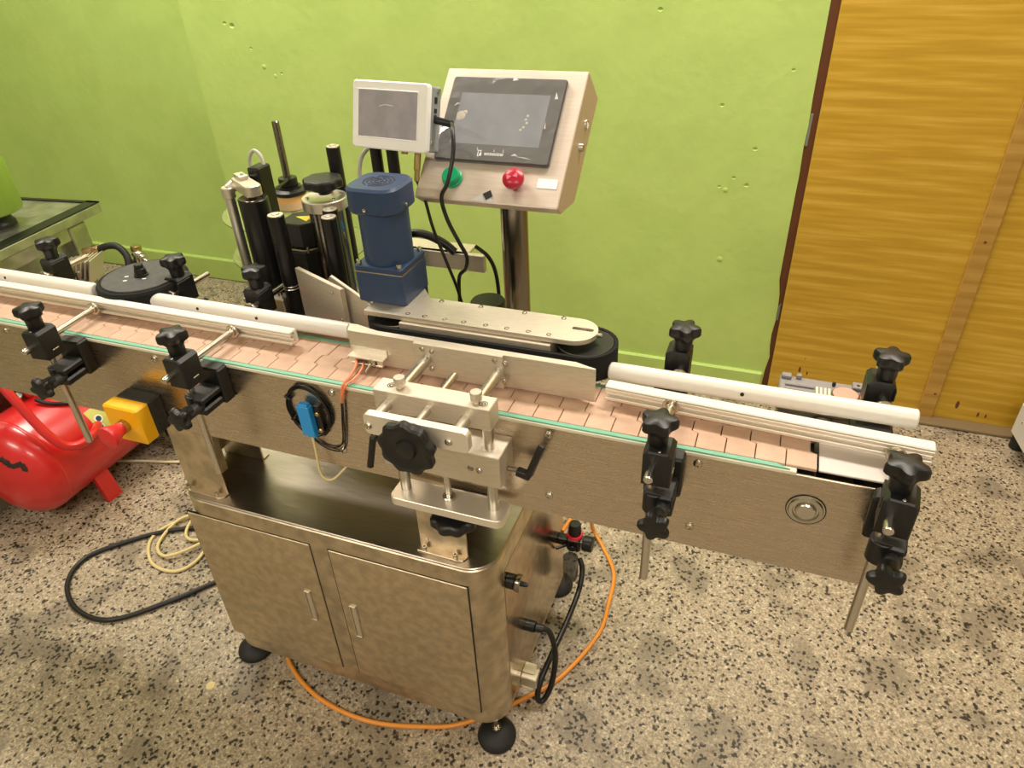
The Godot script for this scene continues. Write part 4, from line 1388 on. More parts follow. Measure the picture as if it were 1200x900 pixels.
	for q in [-0.0622, 0.0562]:
		box(st, Vector3(q, 0.002, 0.0006), Vector3(0.0016, 0.076, 0.0016), 0.0005, kx)
	part("screen_lip", st, M.white_case, k)
	st = S()
	tube(st, [kx * Vector3(-0.020, 0.014, 0.0006), kx * Vector3(-0.008, 0.017, 0.0006), kx * Vector3(0.008, 0.016, 0.0006)], 0.0005, 5, 4)
	part("scratch", st, M.label_white, k)
	for x in [-0.785, -0.752]:
		part("post", rod(S(), Vector3(x, 0.796, 0.085), Vector3(x, 1.125, 0.085), 0.0105, 22), M.black_paint, k)
	st = S()
	bb(st, -0.80, -0.70, 1.115, 1.127, 0.072, 0.11, 0.001)
	part("carrier", st, M.black_paint, k)
	st = S()
	rod(st, kx * Vector3(0.046, -0.052, -0.02), kx * Vector3(0.046, -0.082, -0.02), 0.006, 8)
	rod(st, kx * Vector3(0.046, -0.08, -0.02), kx * Vector3(0.046, -0.10, -0.02), 0.0045, 12)
	rod(st, kx * Vector3(0.02, -0.052, -0.02), kx * Vector3(0.02, -0.058, -0.02), 0.006, 8)
	part("connector", st, M.brass, k)
	# black power lead from its side socket, and the lead below the connector
	st = S()
	var p0 := kx * Vector3(W / 2 - 0.001, 0.000, -0.026)
	rod(st, p0, p0 + ux * 0.032 - uy * 0.004, 0.006, 16)
	var ld := solo("power_lead", st, M.cable_black, "black power lead hanging from the white controller past the green button", "cable")
	st = S()
	tube(st, [p0 + ux * 0.03 - uy * 0.004, Vector3(-0.600, 1.165, 0.15), Vector3(-0.588, 1.135, 0.18), Vector3(-0.592, 1.095, 0.20), Vector3(-0.604, 1.07, 0.203), Vector3(-0.601, 1.03, 0.195), Vector3(-0.59, 0.985, 0.18), Vector3(-0.586, 0.955, 0.165), Vector3(-0.597, 0.925, 0.15), Vector3(-0.618, 0.90, 0.135), Vector3(-0.625, 0.85, 0.128), Vector3(-0.63, 0.79, 0.12)], 0.0034, 10, 8)
	part("wire", st, M.cable_black, ld)
	st = S()
	tube(st, [kx * Vector3(0.046, -0.098, -0.02), Vector3(-0.668, 1.04, 0.14), Vector3(-0.655, 0.99, 0.145), Vector3(-0.632, 0.93, 0.15), Vector3(-0.616, 0.88, 0.15), Vector3(-0.605, 0.80, 0.14)], 0.0028, 10, 8)
	solo("sensor_lead", st, M.cable_black, "thin black lead hanging from the brass connector behind the blue motor", "cable")
	st = S()
	tube(st, [Vector3(-0.588, 0.955, 0.12), Vector3(-0.575, 0.93, 0.10), Vector3(-0.567, 0.90, 0.09), Vector3(-0.562, 0.86, 0.09), Vector3(-0.562, 0.80, 0.09)], 0.0036, 10, 8)
	solo("branch_lead", st, M.cable_black, "short black lead curving down beside the steel pole", "cable")
	st = S()
	tube(st, [Vector3(-0.765, 1.11, 0.075), Vector3(-0.80, 1.105, 0.07), Vector3(-0.825, 1.08, 0.075), Vector3(-0.832, 1.03, 0.08), Vector3(-0.83, 0.96, 0.08)], 0.004, 10, 8)
	solo("air_hose", st, M.grey_hose, "grey air hose arching behind the blue motor", "hose")

func small_fittings() -> void:
	# emergency stop box
	var o := thing("stop_box", "yellow emergency stop box with red mushroom button on the side panel", "emergency stop", Vector3(-1.128, 0.673, 0.4344))
	part("back_box", B(-1.166, -1.09, 0.6735, 0.746, 0.4344, 0.465, 0.003), M.dusty_black, o)
	part("cover", B(-1.167, -1.089, 0.6725, 0.747, 0.465, 0.4955, 0.003), M.yellow_plastic, o)
	var st := S()
	rod(st, Vector3(-1.126, 0.711, 0.4955), Vector3(-1.126, 0.711, 0.505), 0.0125, 24)
	part("collar", st, M.brass, o)
	part("mushroom_button", lathe(S(), [[0.0125, 0], [0.0125, 0.006], [0.0145, 0.012], [0.0195, 0.022], [0.0212, 0.027], [0.0205, 0.0315], [0.015, 0.0345], [0, 0.036]], along(Vector3(-1.126, 0.711, 0.505), Vector3(0, 0, 1)), 30), M.red_plastic, o)
	for p in [[-1.160, 0.740], [-1.096, 0.740], [-1.160, 0.6795], [-1.096, 0.6795]]:
		st = lathe(S(), [[0.003, -0.0005], [0.003, 0.0004], [0.002, 0.0004], [0.0018, -0.0003], [0, -0.0003]], along(Vector3(p[0], p[1], 0.4955), Vector3(0, 0, 1)), 10)
		part("cover_screw", st, M.yellow_plastic, o)
	# blue fibre amplifier and its coiled fibre
	var a := thing("fibre_amplifier", "bright blue fibre sensor amplifier fixed inside a black coil", "sensor", Vector3(-0.762, 0.738, 0.4344))
	var tl := Basis(Vector3(0, 0, 1), 0.03)
	st = S()
	box(st, Vector3(0, 0, 0.0), Vector3(0.0235, 0.058, 0.012), 0.001, Transform3D(tl, Vector3(-0.7625, 0.768, 0.447)))
	box(st, Vector3(0.001, 0.031, 0), Vector3(0.017, 0.005, 0.010), 0.001, Transform3D(tl, Vector3(-0.7625, 0.768, 0.447)))
	box(st, Vector3(0.0, -0.0305, 0), Vector3(0.016, 0.005, 0.008), 0.001, Transform3D(tl, Vector3(-0.7595, 0.768, 0.447)))
	part("case", st, M.sky_blue, a)
	st = S()
	box(st, Vector3(0, 0, 0), Vector3(0.010, 0.06, 0.010), 0.001, Transform3D(tl, Vector3(-0.7415, 0.768, 0.4395)))
	part("mount", st, M.black_plastic, a)
	for y in [0.785, 0.752]:
		part("mount_screw", rod(S(), Vector3(-0.7395, y, 0.444), Vector3(-0.7395, y, 0.450), 0.004, 12), M.brass, a)
	st = S()
	for k in 7:
		var pts := []
		for i in 14:
			var t := TAU * i / 14.0
			var rx := 0.0375 + 0.0016 * (k % 4) + 0.001 * sin(3.0 * t + k)
			var ry := 0.0435 + 0.0014 * ((k * 2) % 5) + 0.0012 * cos(2.0 * t + k * 1.7)
			pts.append(Vector3(-0.7625 + rx * cos(t), 0.781 + ry * sin(t), 0.4364 + 0.0022 * (k % 3) + 0.0008 * sin(t + k)))
		tube(st, pts, 0.0013, 7, 3, true)
	var co := solo("fibre_coil", st, M.cable_black, "coil of thin black fibre hanging on the steel side panel", "cable coil")
	st = S()
	for t in [2.65, 3.75]:
		box(st, Vector3.ZERO, Vector3(0.012, 0.0045, 0.010), 0.001, Transform3D(Basis(Vector3(0, 0, 1), t), Vector3(-0.7625 + 0.039 * cos(t), 0.783 + 0.039 * sin(t), 0.4385)))
	part("cable_tie", st, M.black_plastic, co)
	st = S()
	tube(st, [Vector3(-0.79, 0.748, 0.437), Vector3(-0.765, 0.722, 0.437), Vector3(-0.74, 0.710, 0.437), Vector3(-0.718, 0.716, 0.437), Vector3(-0.7075, 0.735, 0.438), Vector3(-0.700, 0.775, 0.4395), Vector3(-0.694, 0.812, 0.4395)], 0.0013, 7, 8)
	tube(st, [Vector3(-0.785, 0.745, 0.438), Vector3(-0.76, 0.715, 0.438), Vector3(-0.735, 0.704, 0.437), Vector3(-0.712, 0.710, 0.437), Vector3(-0.7035, 0.735, 0.438), Vector3(-0.697, 0.775, 0.4395), Vector3(-0.692, 0.812, 0.4395)], 0.0013, 7, 8)
	part("loose_run", st, M.cable_black, co)
	st = S()
	tube(st, [Vector3(-0.693, 0.812, 0.4395), Vector3(-0.690, 0.828, 0.441), Vector3(-0.686, 0.8455, 0.437), Vector3(-0.682, 0.852, 0.42), Vector3(-0.684, 0.857, 0.40), Vector3(-0.690, 0.860, 0.385)], 0.0021, 8, 8)
	tube(st, [Vector3(-0.693, 0.812, 0.4400), Vector3(-0.688, 0.828, 0.4425), Vector3(-0.680, 0.846, 0.437), Vector3(-0.674, 0.849, 0.42), Vector3(-0.674, 0.853, 0.40), Vector3(-0.676, 0.858, 0.388)], 0.0016, 8, 8)
	part("orange_sleeve", st, M.orange_fibre, co, "orange sleeved end over the chain edge")
	st = S()
	tube(st, [Vector3(-0.7605, 0.738, 0.447), Vector3(-0.7595, 0.70, 0.449), Vector3(-0.7585, 0.665, 0.452), Vector3(-0.751, 0.649, 0.452), Vector3(-0.738, 0.648, 0.448), Vector3(-0.725, 0.66, 0.435), Vector3(-0.715, 0.672, 0.425)], 0.0021, 8, 8)
	solo("amplifier_cable", st, M.cream_cable, "short cream cable looping below the blue amplifier", "cable")
	# fuse holder on the cabinet's end
	var f := thing("fuse_holder", "black and chrome round fuse holder on the cabinet's right end", "fuse holder", Vector3(-0.4514, 0.455, 0.395))
	var fx := along(Vector3(-0.4514, 0.4345, 0.390), Vector3(1, 0, 0)).scaled_local(Vector3(1.2, 1.2, 1.2))
	part("barrel", lathe(S(), [[0.011, 0], [0.012, 0.001], [0.012, 0.013], [0.0105, 0.014], [0.0105, 0.016], [0.0, 0.016]], fx, 24), M.black_paint, f)
	part("ring", lathe(S(), [[0.0, 0.0155], [0.0132, 0.0155], [0.0138, 0.017], [0.0138, 0.022], [0.0125, 0.0235], [0, 0.0235]], fx, 24), M.dark_steel, f)
	part("tip", lathe(S(), [[0.004, 0.0235], [0.004, 0.029], [0.0025, 0.034], [0, 0.034]], fx, 14), M.black_paint, f)
	# air regulator low on the cabinet's end
	var r := thing("air_regulator", "black air regulator with red ring and pressure gauge", "regulator", Vector3(-0.413, 0.12, 0.08))
	var rx := -0.413
	var rz := 0.075
	st = S()
	bb(st, rx - 0.016, rx + 0.016, 0.215, 0.252, rz - 0.016, rz + 0.016, 0.004)
	bb(st, -0.452, rx - 0.012, 0.222, 0.244, rz - 0.01, rz + 0.01, 0.002)
	rod(st, Vector3(rx, 0.232, rz + 0.014), Vector3(rx, 0.232, rz + 0.024), 0.008, 18)
	rod(st, Vector3(rx - 0.016, 0.229, rz + 0.012), Vector3(rx - 0.036, 0.229, rz + 0.03), 0.0035, 12)
	part("body", st, M.black_paint, r)
	part("ring", rod(S(), Vector3(rx, 0.252, rz), Vector3(rx, 0.261, rz), 0.0185, 28, 0.001), M.red_ring, r)
	part("knob", lathe(S(), [[0.014, 0], [0.0145, 0.004], [0.0135, 0.026], [0.012, 0.03], [0, 0.031]], Transform3D(Basis(), Vector3(rx, 0.261, rz)), 40, 20, [0, 0.03, 0.03, 0, 0]), M.black_plastic, r)
	st = S()
	rod(st, Vector3(rx + 0.012, 0.236, rz), Vector3(rx + 0.02, 0.236, rz), 0.006, 14)
	part("gauge_neck", st, M.rod_steel, r)
	part("gauge", rod(S(), Vector3(rx + 0.020, 0.236, rz), Vector3(rx + 0.043, 0.236, rz), 0.018, 30, 0.002), M.black_plastic, r)
	part("bowl", lathe(S(), [[0, 0.12], [0.006, 0.121], [0.016, 0.132], [0.018, 0.15], [0.0175, 0.2], [0, 0.2]], Transform3D(Basis(), Vector3(rx - 0.004, 0, rz + 0.02)), 24), M.smoked_bowl, r)
	# mains connector and silver filter box under it
	var q := thing("mains_inlet", "silver mains filter box with black plug low on the cabinet's end", "connector", Vector3(-0.44, 0.06, 0.35))
	part("box", B(-0.452, -0.416, 0.060, 0.090, 0.322, 0.352, 0.002), M.aluminium_plain, q)
	part("clip", B(-0.452, -0.425, 0.090, 0.095, 0.315, 0.34, 0.002), M.pale_cable, q)
	part("clip", B(-0.45, -0.424, 0.05, 0.060, 0.33, 0.352, 0.002), M.pale_cable, q)
	st = S()
	rod(st, Vector3(-0.452, 0.20, 0.302), Vector3(-0.432, 0.20, 0.302), 0.012, 18)
	rod(st, Vector3(-0.432, 0.20, 0.302), Vector3(-0.415, 0.198, 0.300), 0.009, 18)
	part("gland", st, M.black_plastic, q)
	# separator wheel between the rear rails
	var s := thing("separator_wheel", "black foam rimmed separator wheel with round knob between rear rails", "wheel", Vector3(-1.235, 0.80, 0.268))
	var sx := -1.235
	var sz := 0.268
	part("foam_rim", lathe(S(), [[0.06, 0.848], [0.080, 0.848], [0.084, 0.852], [0.084, 0.879], [0.081, 0.8835], [0.06, 0.8835]], Transform3D(Basis(), Vector3(sx, 0, sz)), 48), M.black_foam, s)
	part("cover_plate", lathe(S(), [[0, 0.883], [0.0715, 0.883], [0.073, 0.8845], [0.072, 0.8862], [0, 0.8862]], Transform3D(Basis(), Vector3(sx, 0, sz)), 48), M.grey_cover, s)
	part("hub", lathe(S(), [[0.0135, 0.8862], [0.0135, 0.889], [0.0115, 0.89], [0.0105, 0.9], [0.0085, 0.9015], [0.0085, 0.908], [0.0075, 0.9095], [0, 0.9095]], Transform3D(Basis(), Vector3(sx, 0, sz)), 24), M.black_plastic, s)
	st = S()
	for p in [[-0.012, 0.03], [-0.024, 0.014], [0.018, 0.012]]:
		box(st, Vector3.ZERO, Vector3(0.007, 0.0005, 0.0035), 0.0, Transform3D(Basis(Vector3.UP, 0.5), Vector3(sx + p[0], 0.8864, sz + p[1])))
	part("paint_mark", st, M.label_white, s)
	part("axle", rod(S(), Vector3(sx, 0.76, sz), Vector3(sx, 0.85, sz), 0.02, 20), M.black_plastic, s)
	part("arm", B(sx - 0.02, sx + 0.02, 0.76, 0.785, 0.25, 0.3135, 0.002), M.black_plastic, s)

func left_corner() -> void:
	# steel workbench
	var ang := 0.115
	var o := thing("workbench", "low steel workbench with overhanging top in the left corner", "workbench", Vector3(-2.75, 0, -0.1))
	var bx := Transform3D(Basis(Vector3.UP, ang), Vector3(-2.147, 0, -0.42))
	var st := S()
	box(st, Vector3(-0.6, 0.705, 0.45), Vector3(1.2, 0.03, 0.9), 0.003, bx)
	part("top", st, M.bench_steel, o)
	st = S()
	box(st, Vector3(-0.0225, 0.722, 0.45), Vector3(0.045, 0.004, 0.9), 0.001, bx)
	box(st, Vector3(-0.6, 0.722, 0.0085), Vector3(1.2, 0.004, 0.017), 0.001, bx)
	part("edge_strip", st, M.black_paint, o)
	st = S()
	box(st, Vector3(-0.6, 0.66, 0.45), Vector3(1.1, 0.06, 0.8), 0.002, bx)
	part("rail", st, M.bench_steel, o)
	for p in [[-0.075, 0.075], [-0.075, 0.84], [-1.12, 0.84], [-1.12, 0.075]]:
		st = S()
		box(st, Vector3(p[0], 0.335, p[1]), Vector3(0.06, 0.67, 0.07), 0.003, bx)
		part("leg", st, M.bench_steel, o)
	st = S()
	box(st, Vector3(-0.085, 0.36, 0.46), Vector3(0.012, 0.56, 0.72), 0.002, bx)
	part("side_panel", st, M.bench_steel, o)
	st = S()
	box(st, Vector3(-0.6, 0.035, 0.46), Vector3(1.05, 0.07, 0.86), 0.003, bx)
	part("plinth", st, M.plinth_grey, o)
	# green machine on the bench: two drums over a black foot
	var g := thing("green_machine", "glossy green upright machine with stacked drums on the workbench", "machine", Vector3(-2.288, 0.7205, -0.17))
	var gx := Transform3D(Basis(), Vector3(-2.288, 0, -0.17))
	part("lower_drum", lathe(S(), [[0, 0.762], [0.075, 0.762], [0.083, 0.766], [0.085, 0.773], [0.085, 0.90], [0.08, 0.915], [0, 0.92]], gx, 40), M.machine_green, g)
	part("neck", rod(S(), Vector3(-2.288, 0.9, -0.17), Vector3(-2.288, 1.06, -0.17), 0.05, 28), M.machine_green, g)
	part("upper_drum", lathe(S(), [[0, 1.045], [0.07, 1.045], [0.09, 1.052], [0.094, 1.062], [0.094, 1.3], [0.085, 1.32], [0, 1.33]], gx, 40), M.machine_green, g)
	part("foot", lathe(S(), [[0, 0.7205], [0.052, 0.7205], [0.052, 0.73], [0.045, 0.74], [0.04, 0.765], [0, 0.765]], gx, 32), M.black_plastic, g)
	# red air compressor: tank along z
	var c := thing("air_compressor", "red portable air compressor with worn paint below the conveyor's left end", "air compressor", Vector3(-1.95, 0, 0.0))
	var cx := -1.99
	var cy := 0.19
	var R := 0.152
	var prof := [[0.0, -0.30]]
	for i in range(1, 8):
		var t := PI / 2 * (1.0 - i / 7.0)
		prof.append([R * cos(t), -0.22 - 0.08 * sin(t)])
	for i in 10:
		var t := PI / 2 * i / 9.0
		prof.append([maxf(0.0, R * cos(t)), 0.24 + 0.09 * sin(t)])
	part("tank", lathe(S(), prof, along(Vector3(cx, cy, 0), Vector3(0, 0, 1)), 64), M.red_paint, c)
	st = S()
	lathe(st, [[R, 0.230], [R + 0.0012, 0.233], [R + 0.0012, 0.237], [R, 0.24]], along(Vector3(cx, cy, 0), Vector3(0, 0, 1)), 64)
	part("weld_seam", st, M.red_paint, c)
	# feet
	for s in [1, -1]:
		st = S()
		prism(st, PackedVector2Array([Vector2(0.06, 0.095), Vector2(0.105, 0.125), Vector2(0.135, 0.0), Vector2(0.115, 0.0), Vector2(0.095, 0.10), Vector2(0.06, 0.085)]), -0.022, 0.028, 0.001, Transform3D(Basis(Vector3(s, 0, 0), Vector3.UP, Vector3(0, 0, s)), Vector3(cx, 0, 0.115 + (0.005 if s < 0 else 0.0))))
		part("foot_bracket", st, M.red_paint, c)
	for s in [1, -1]:
		st = S()
		rod(st, Vector3(cx + s * 0.11, 0.07, -0.2), Vector3(cx + s * 0.16, 0.07, -0.2), 0.07, 28, 0.008)
		part("wheel", st, M.black_rubber, c)
	# tube handle: rises over the front of the tank
	st = S()
	tube(st, [Vector3(-1.99, 0.54, 0.22), Vector3(-1.93, 0.4655, 0.225), Vector3(-1.871, 0.3606, 0.225), Vector3(-1.842, 0.313, 0.222), Vector3(-1.822, 0.276, 0.207), Vector3(-1.806, 0.262, 0.173), Vector3(-1.812, 0.262, 0.128), Vector3(-1.845, 0.255, 0.085)], 0.0125, 14, 8)
	part("handle", st, M.red_paint, c)
	# saddle plate and pump
	st = S()
	box(st, Vector3(cx - 0.02, cy + 0.15, -0.06), Vector3(0.13, 0.03, 0.24), 0.004)
	part("saddle", st, M.red_paint, c)
	st = S()
	rod(st, Vector3(cx - 0.085, cy + 0.25, 0.11), Vector3(cx - 0.085, cy + 0.25, -0.02), 0.085, 32, 0.012)
	bb(st, cx - 0.17, cx - 0.01, cy + 0.15, cy + 0.31, -0.22, -0.05, 0.012)
	part("fan_shroud", st, M.black_plastic, c)
	st = S()
	var fins := part("cylinder", box(S(), Vector3(-2.09, 0.56, -0.215), Vector3(0.075, 0.06, 0.06), 0.004), M.dark_steel, c)
	for k in 9:
		var t := Transform3D(Basis(Vector3.UP, 0.35) * Basis(Vector3(0, 0, 1), -0.35), Vector3(-2.142 + 0.0125 * k, 0.565 + 0.002 * k, -0.195 - 0.006 * k))
		part("fin", box(S(), Vector3.ZERO, Vector3(0.0048, 0.085, 0.085), 0.001, t), M.aluminium_plain, fins)
	st = S()
	rod(st, Vector3(-2.105, 0.615, -0.27), Vector3(-2.07, 0.62, -0.285), 0.013, 16)
	rod(st, Vector3(-2.075, 0.618, -0.283), Vector3(-2.055, 0.622, -0.29), 0.017, 6)
	part("brass_fitting", st, M.brass, c)
	st = S()
	rod(st, Vector3(-2.04, 0.535, -0.16), Vector3(-1.99, 0.54, -0.18), 0.013, 16)
	rod(st, Vector3(-2.015, 0.537, -0.17), Vector3(-2.0, 0.539, -0.176), 0.018, 6)
	part("brass_fitting", st, M.brass, c)
	st = S()
	tube(st, [Vector3(-2.06, 0.62, -0.288), Vector3(-2.03, 0.632, -0.297), Vector3(-1.995, 0.63, -0.305), Vector3(-1.965, 0.605, -0.30), Vector3(-1.955, 0.57, -0.285), Vector3(-1.96, 0.53, -0.27)], 0.0105, 12, 8)
	part("outlet_hose", st, M.black_rubber, c)
	st = S()
	rod(st, Vector3(-1.955, 0.605, -0.325), Vector3(-1.915, 0.592, -0.315), 0.014, 16)
	rod(st, Vector3(-1.942, 0.601, -0.322), Vector3(-1.928, 0.596, -0.318), 0.019, 6)
	rod(st, Vector3(-1.915, 0.592, -0.315), Vector3(-1.885, 0.582, -0.308), 0.008, 12)
	part("quick_coupling", st, M.rod_steel, c)
	st = S()
	rod(st, Vector3(-1.952, 0.612, -0.33), Vector3(-1.952, 0.628, -0.332), 0.016, 18)
	part("brass_cap", st, M.brass, c)
	part("stand_pipe", rod(S(), Vector3(-1.955, 0.36, -0.20), Vector3(-1.955, 0.59, -0.31), 0.011, 14), M.black_rubber, c)
	st = S()
	rod(st, Vector3(cx - 0.035, cy + 0.145, 0.115), Vector3(cx - 0.035, cy + 0.165, 0.115), 0.012, 16)
	rod(st, Vector3(cx - 0.035, cy + 0.155, 0.115), Vector3(cx - 0.035, cy + 0.185, 0.115), 0.017, 18, 0.004)
	part("valve_knob", st, M.red_plastic, c)
	st = S()
	rod(st, Vector3(cx - 0.05, cy + 0.14, 0.15), Vector3(cx - 0.035, cy + 0.175, 0.15), 0.013, 16)
	part("tank_fitting", st, M.rod_steel, c)
	st = S()
	tube(st, [Vector3(cx + 0.02, cy + 0.165, 0.14), Vector3(cx + 0.05, cy + 0.152, 0.13), Vector3(cx + 0.085, cy + 0.135, 0.09), Vector3(cx + 0.11, cy + 0.12, 0.02)], 0.0055, 10, 8)
	part("hose", st, M.black_rubber, c)
	# stickers lie on the barrel
	part("data_sticker", tank_patch(cx, cy, R + 0.0006, -0.01, 0.09, 0.08, 0.74), M.label_lime, c, "yellowish data sticker with round blue and white symbols")
	st = S()
	for p in [[0.068, 0.50], [0.078, 0.35]]:
		var t: float = p[1]
		lathe(st, [[0.0125, 0], [0.012, 0.0006], [0, 0.0007]], along(Vector3(cx + cos(t) * (R + 0.001), cy + sin(t) * (R + 0.001), p[0]), Vector3(cos(t), sin(t), 0)), 18)
	part("symbol_disc", st, M.label_white, c)
	st = S()
	for p in [[0.068, 0.50], [0.078, 0.35]]:
		var t: float = p[1]
		lathe(st, [[0.0085, 0], [0.008, 0.0004], [0, 0.0006]], along(Vector3(cx + cos(t) * (R + 0.0016), cy + sin(t) * (R + 0.0016), p[0]), Vector3(cos(t), sin(t), 0)), 18)
	part("symbol", st, M.blue_paint, c)
	part("yellow_sticker", tank_patch(cx, cy, R + 0.0006, -0.09, 0.0, -0.42, -0.26), M.label_lime, c)
	# remains of a dark emblem on the front dome
	st = S()
	var blots := [[0.052, 0.086, 0.009], [0.061, 0.079, 0.009], [0.07, 0.072, 0.0085], [0.078, 0.068, 0.0075], [0.086, 0.07, 0.008], [0.094, 0.072, 0.0085], [0.101, 0.066, 0.0085], [0.105, 0.057, 0.008], [0.067, 0.08, 0.006]]
	for p in blots:
		var dx: float = p[0]
		var dy: float = p[1]
		var rr := sqrt(dx * dx + dy * dy)
		var dz := 0.09 * sqrt(maxf(0.0, 1.0 - (rr / R) * (rr / R)))
		var nn := Vector3(dx / (R * R), dy / (R * R), dz / 0.0081).normalized()
		lathe(st, [[p[2], 0.0], [p[2] * 0.85, 0.0009], [0, 0.0013]], along(Vector3(cx + dx, cy + dy, 0.24 + dz - 0.0004), nn), 9, 3, [0.2, 0.2, 0])
	part("worn_emblem", st, M.ink_brown, c, "dark remains of a worn off emblem")

# a patch lying on the tank barrel between two angles and two depths
func tank_patch(cx: float, cy: float, r: float, z0: float, z1: float, a0: float, a1: float) -> SurfaceTool:
	var st := S()
	st.set_smooth_group(1)
	var n := 10
	for i in n:
		var t0 := lerpf(a0, a1, float(i) / n)
		var t1 := lerpf(a0, a1, float(i + 1) / n)
		var a := Vector3(cx + cos(t0) * r, cy + sin(t0) * r, z0)
		var b := Vector3(cx + cos(t1) * r, cy + sin(t1) * r, z0)
		var c := Vector3(cx + cos(t1) * r, cy + sin(t1) * r, z1)
		var d := Vector3(cx + cos(t0) * r, cy + sin(t0) * r, z1)
		quad_from(st, a, b, c, d, Vector3(cx, cy, (z0 + z1) / 2))
	return st

func right_corner() -> void:
	# grey drive box behind the right end of the conveyor
	var o := thing("drive_box", "grey ribbed drive box with round pink sticker behind the white rail", "drive", Vector3(0.016, 0.70, 0.21))
	part("body", B(-0.05, 0.08, 0.725, 0.785, 0.143, 0.22, 0.003), M.drive_grey, o)
	part("lid", B(-0.0525, 0.0825, 0.785, 0.8, 0.140, 0.222, 0.002), M.drive_grey, o)
	var st: SurfaceTool
	for k in 4:
		part("rib", B(-0.044, 0.0, 0.8, 0.8035, 0.165 + 0.014 * k, 0.171 + 0.014 * k, 0.001), M.drive_grey, o)
	st = S()
	bb(st, -0.05, -0.035, 0.8, 0.806, 0.140, 0.152, 0.001)
	bb(st, -0.028, -0.02, 0.8, 0.807, 0.140, 0.148, 0.001)
	bb(st, 0.055, 0.081, 0.8, 0.806, 0.140, 0.158, 0.001)
	part("lug", st, M.drive_grey, o)
	st = S()
	rod(st, Vector3(0.0445, 0.8, 0.176), Vector3(0.0445, 0.8025, 0.176), 0.0205, 30)
	var rg := part("sticker_ring", st, M.dark_steel, o)
	st = S()
	rod(st, Vector3(0.0445, 0.8025, 0.176), Vector3(0.0445, 0.804, 0.176), 0.0185, 30, 0.0005)
	part("sticker", st, M.pink_sticker, rg, "round pink sticker")
	st = S()
	for k in 4:
		bb(st, 0.002 + 0.006 * k, 0.0055 + 0.006 * k, 0.8, 0.8012, 0.163, 0.186, 0.0003)
	part("type_label", st, M.cream_strip, o)
	for p in [[0.063, 0.150], [0.073, 0.151], [0.074, 0.172], [0.028, 0.152], [0.07, 0.178]]:
		part("screw", rod(S(), Vector3(p[0], 0.80, p[1]), Vector3(p[0], 0.8068, p[1]), 0.0028, 10), M.black_plastic, o)
	st = S()
	rod(st, Vector3(0.016, 0.765, 0.22), Vector3(0.016, 0.765, 0.3135), 0.022, 20)
	part("flange", st, M.rod_steel, o)
	part("terminal_cover", B(0.0, 0.075, 0.772, 0.782, 0.24, 0.295, 0.002), M.batten_wood, o)
	# lower motor part, hanging under
	part("motor", B(-0.01, 0.09, 0.675, 0.725, 0.16, 0.25, 0.006), M.black_plastic, o)
	# white appliance leg at the right frame edge
	var w := thing("white_cabinet", "corner of a white metal cabinet on a black foot at the right edge", "cabinet", Vector3(0.8, 0, -0.9))
	st = S()
	slab(st, PackedVector2Array([Vector2(0.687, -0.955), Vector2(0.692, -0.966), Vector2(0.709, -0.97), Vector2(0.95, -0.97), Vector2(0.95, -0.80), Vector2(0.73, -0.80), Vector2(0.70, -0.85)]), 0.05, 0.155, 0.002)
	part("body", st, M.appliance_white, w)
	part("foot", rod(S(), Vector3(0.715, 0, -0.945), Vector3(0.715, 0.05, -0.945), 0.022, 20, 0.003), M.black_rubber, w)
	part("foot", rod(S(), Vector3(0.92, 0, -0.85), Vector3(0.92, 0.05, -0.85), 0.022, 20, 0.003), M.black_rubber, w)
	st = S()
	screw(st, Vector3(0.688, 0.118, -0.905), Vector3(-0.9, 0, 0.3), 0.003)
	part("screw", st, M.dark_steel, w)

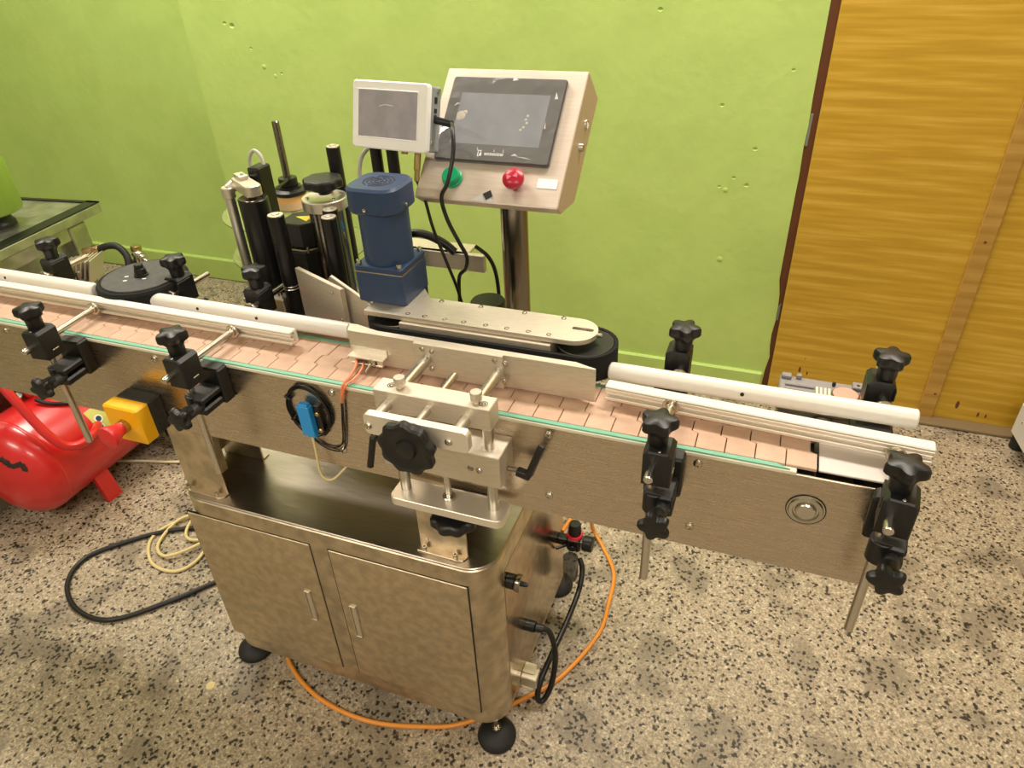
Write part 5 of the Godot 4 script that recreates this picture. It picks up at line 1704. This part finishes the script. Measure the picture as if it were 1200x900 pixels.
func cables() -> void:
	var st := S()
	tube(st, [Vector3(-1.30, 0.007, 0.06), Vector3(-1.46, 0.007, 0.13), Vector3(-1.58, 0.007, 0.184), Vector3(-1.668, 0.007, 0.258), Vector3(-1.7335, 0.007, 0.346), Vector3(-1.705, 0.007, 0.43), Vector3(-1.61, 0.007, 0.486), Vector3(-1.50, 0.007, 0.483), Vector3(-1.397, 0.007, 0.387), Vector3(-1.30, 0.007, 0.27), Vector3(-1.15, 0.007, 0.15), Vector3(-0.95, 0.007, 0.10)], 0.0065, 12, 10)
	solo("mains_cable", st, M.cable_black, "thick black cable looping over the floor left of the cabinet", "cable")
	st = S()
	tube(st, [Vector3(-1.50, 0.004, 0.05), Vector3(-1.60, 0.004, 0.16), Vector3(-1.61, 0.004, 0.235), Vector3(-1.54, 0.004, 0.30), Vector3(-1.455, 0.005, 0.30), Vector3(-1.43, 0.006, 0.235), Vector3(-1.475, 0.012, 0.14), Vector3(-1.53, 0.018, 0.11), Vector3(-1.585, 0.012, 0.15), Vector3(-1.575, 0.008, 0.24), Vector3(-1.515, 0.012, 0.27), Vector3(-1.455, 0.014, 0.20), Vector3(-1.44, 0.014, 0.12), Vector3(-1.49, 0.018, 0.08), Vector3(-1.545, 0.014, 0.12), Vector3(-1.52, 0.010, 0.19), Vector3(-1.46, 0.008, 0.18), Vector3(-1.36, 0.005, 0.06)], 0.0045, 9, 8)
	solo("yellow_cable", st, M.cream_cable, "pale yellow cable coiled on the floor beside the cabinet", "cable")
	st = S()
	tube(st, [Vector3(-2.12, 0.005, 0.03), Vector3(-2.0, 0.005, -0.01), Vector3(-1.9, 0.005, -0.04), Vector3(-1.78, 0.005, -0.074), Vector3(-1.6, 0.005, -0.15), Vector3(-1.4, 0.005, -0.2)], 0.0045, 9, 8)
	solo("floor_cable", st, M.pale_cable, "thin pale cable crossing the floor behind the red tank", "cable")
	st = S()
	tube(st, [Vector3(-0.452, 0.225, 0.045), Vector3(-0.435, 0.225, -0.04), Vector3(-0.43, 0.16, -0.12), Vector3(-0.432, 0.03, -0.175), Vector3(-0.396, 0.006, -0.143), Vector3(-0.345, 0.006, -0.06), Vector3(-0.334, 0.006, 0.04), Vector3(-0.3367, 0.006, 0.138), Vector3(-0.3896, 0.006, 0.275), Vector3(-0.468, 0.006, 0.368), Vector3(-0.548, 0.006, 0.441), Vector3(-0.622, 0.006, 0.476), Vector3(-0.7506, 0.006, 0.506), Vector3(-0.8905, 0.006, 0.491), Vector3(-1.01, 0.006, 0.428), Vector3(-1.08, 0.006, 0.33), Vector3(-1.12, 0.006, 0.2)], 0.0052, 10, 10)
	solo("orange_hose", st, M.orange_hose, "orange air hose curving over the floor round the cabinet", "hose")
	st = S()
	tube(st, [Vector3(-0.418, 0.198, 0.300), Vector3(-0.402, 0.185, 0.296), Vector3(-0.388, 0.13, 0.305), Vector3(-0.390, 0.06, 0.325), Vector3(-0.402, 0.022, 0.345), Vector3(-0.414, 0.03, 0.352), Vector3(-0.412, 0.07, 0.335), Vector3(-0.402, 0.10, 0.28), Vector3(-0.394, 0.11, 0.20), Vector3(-0.390, 0.12, 0.12), Vector3(-0.392, 0.15, 0.08), Vector3(-0.405, 0.165, 0.06)], 0.0062, 12, 10)
	solo("side_cable", st, M.cable_black, "black cable making a narrow loop beside the cabinet's right end", "cable")
	st = S()
	lathe(st, [[0, 0.0], [0.011, 0.0], [0.0105, 0.0012], [0, 0.0016]], Transform3D(Basis(), Vector3(-1.1377, 0, 0.546)), 9)
	solo("floor_scrap", st, M.cream_cable, "small round yellowish scrap on the floor in front of the left foot", "scrap")
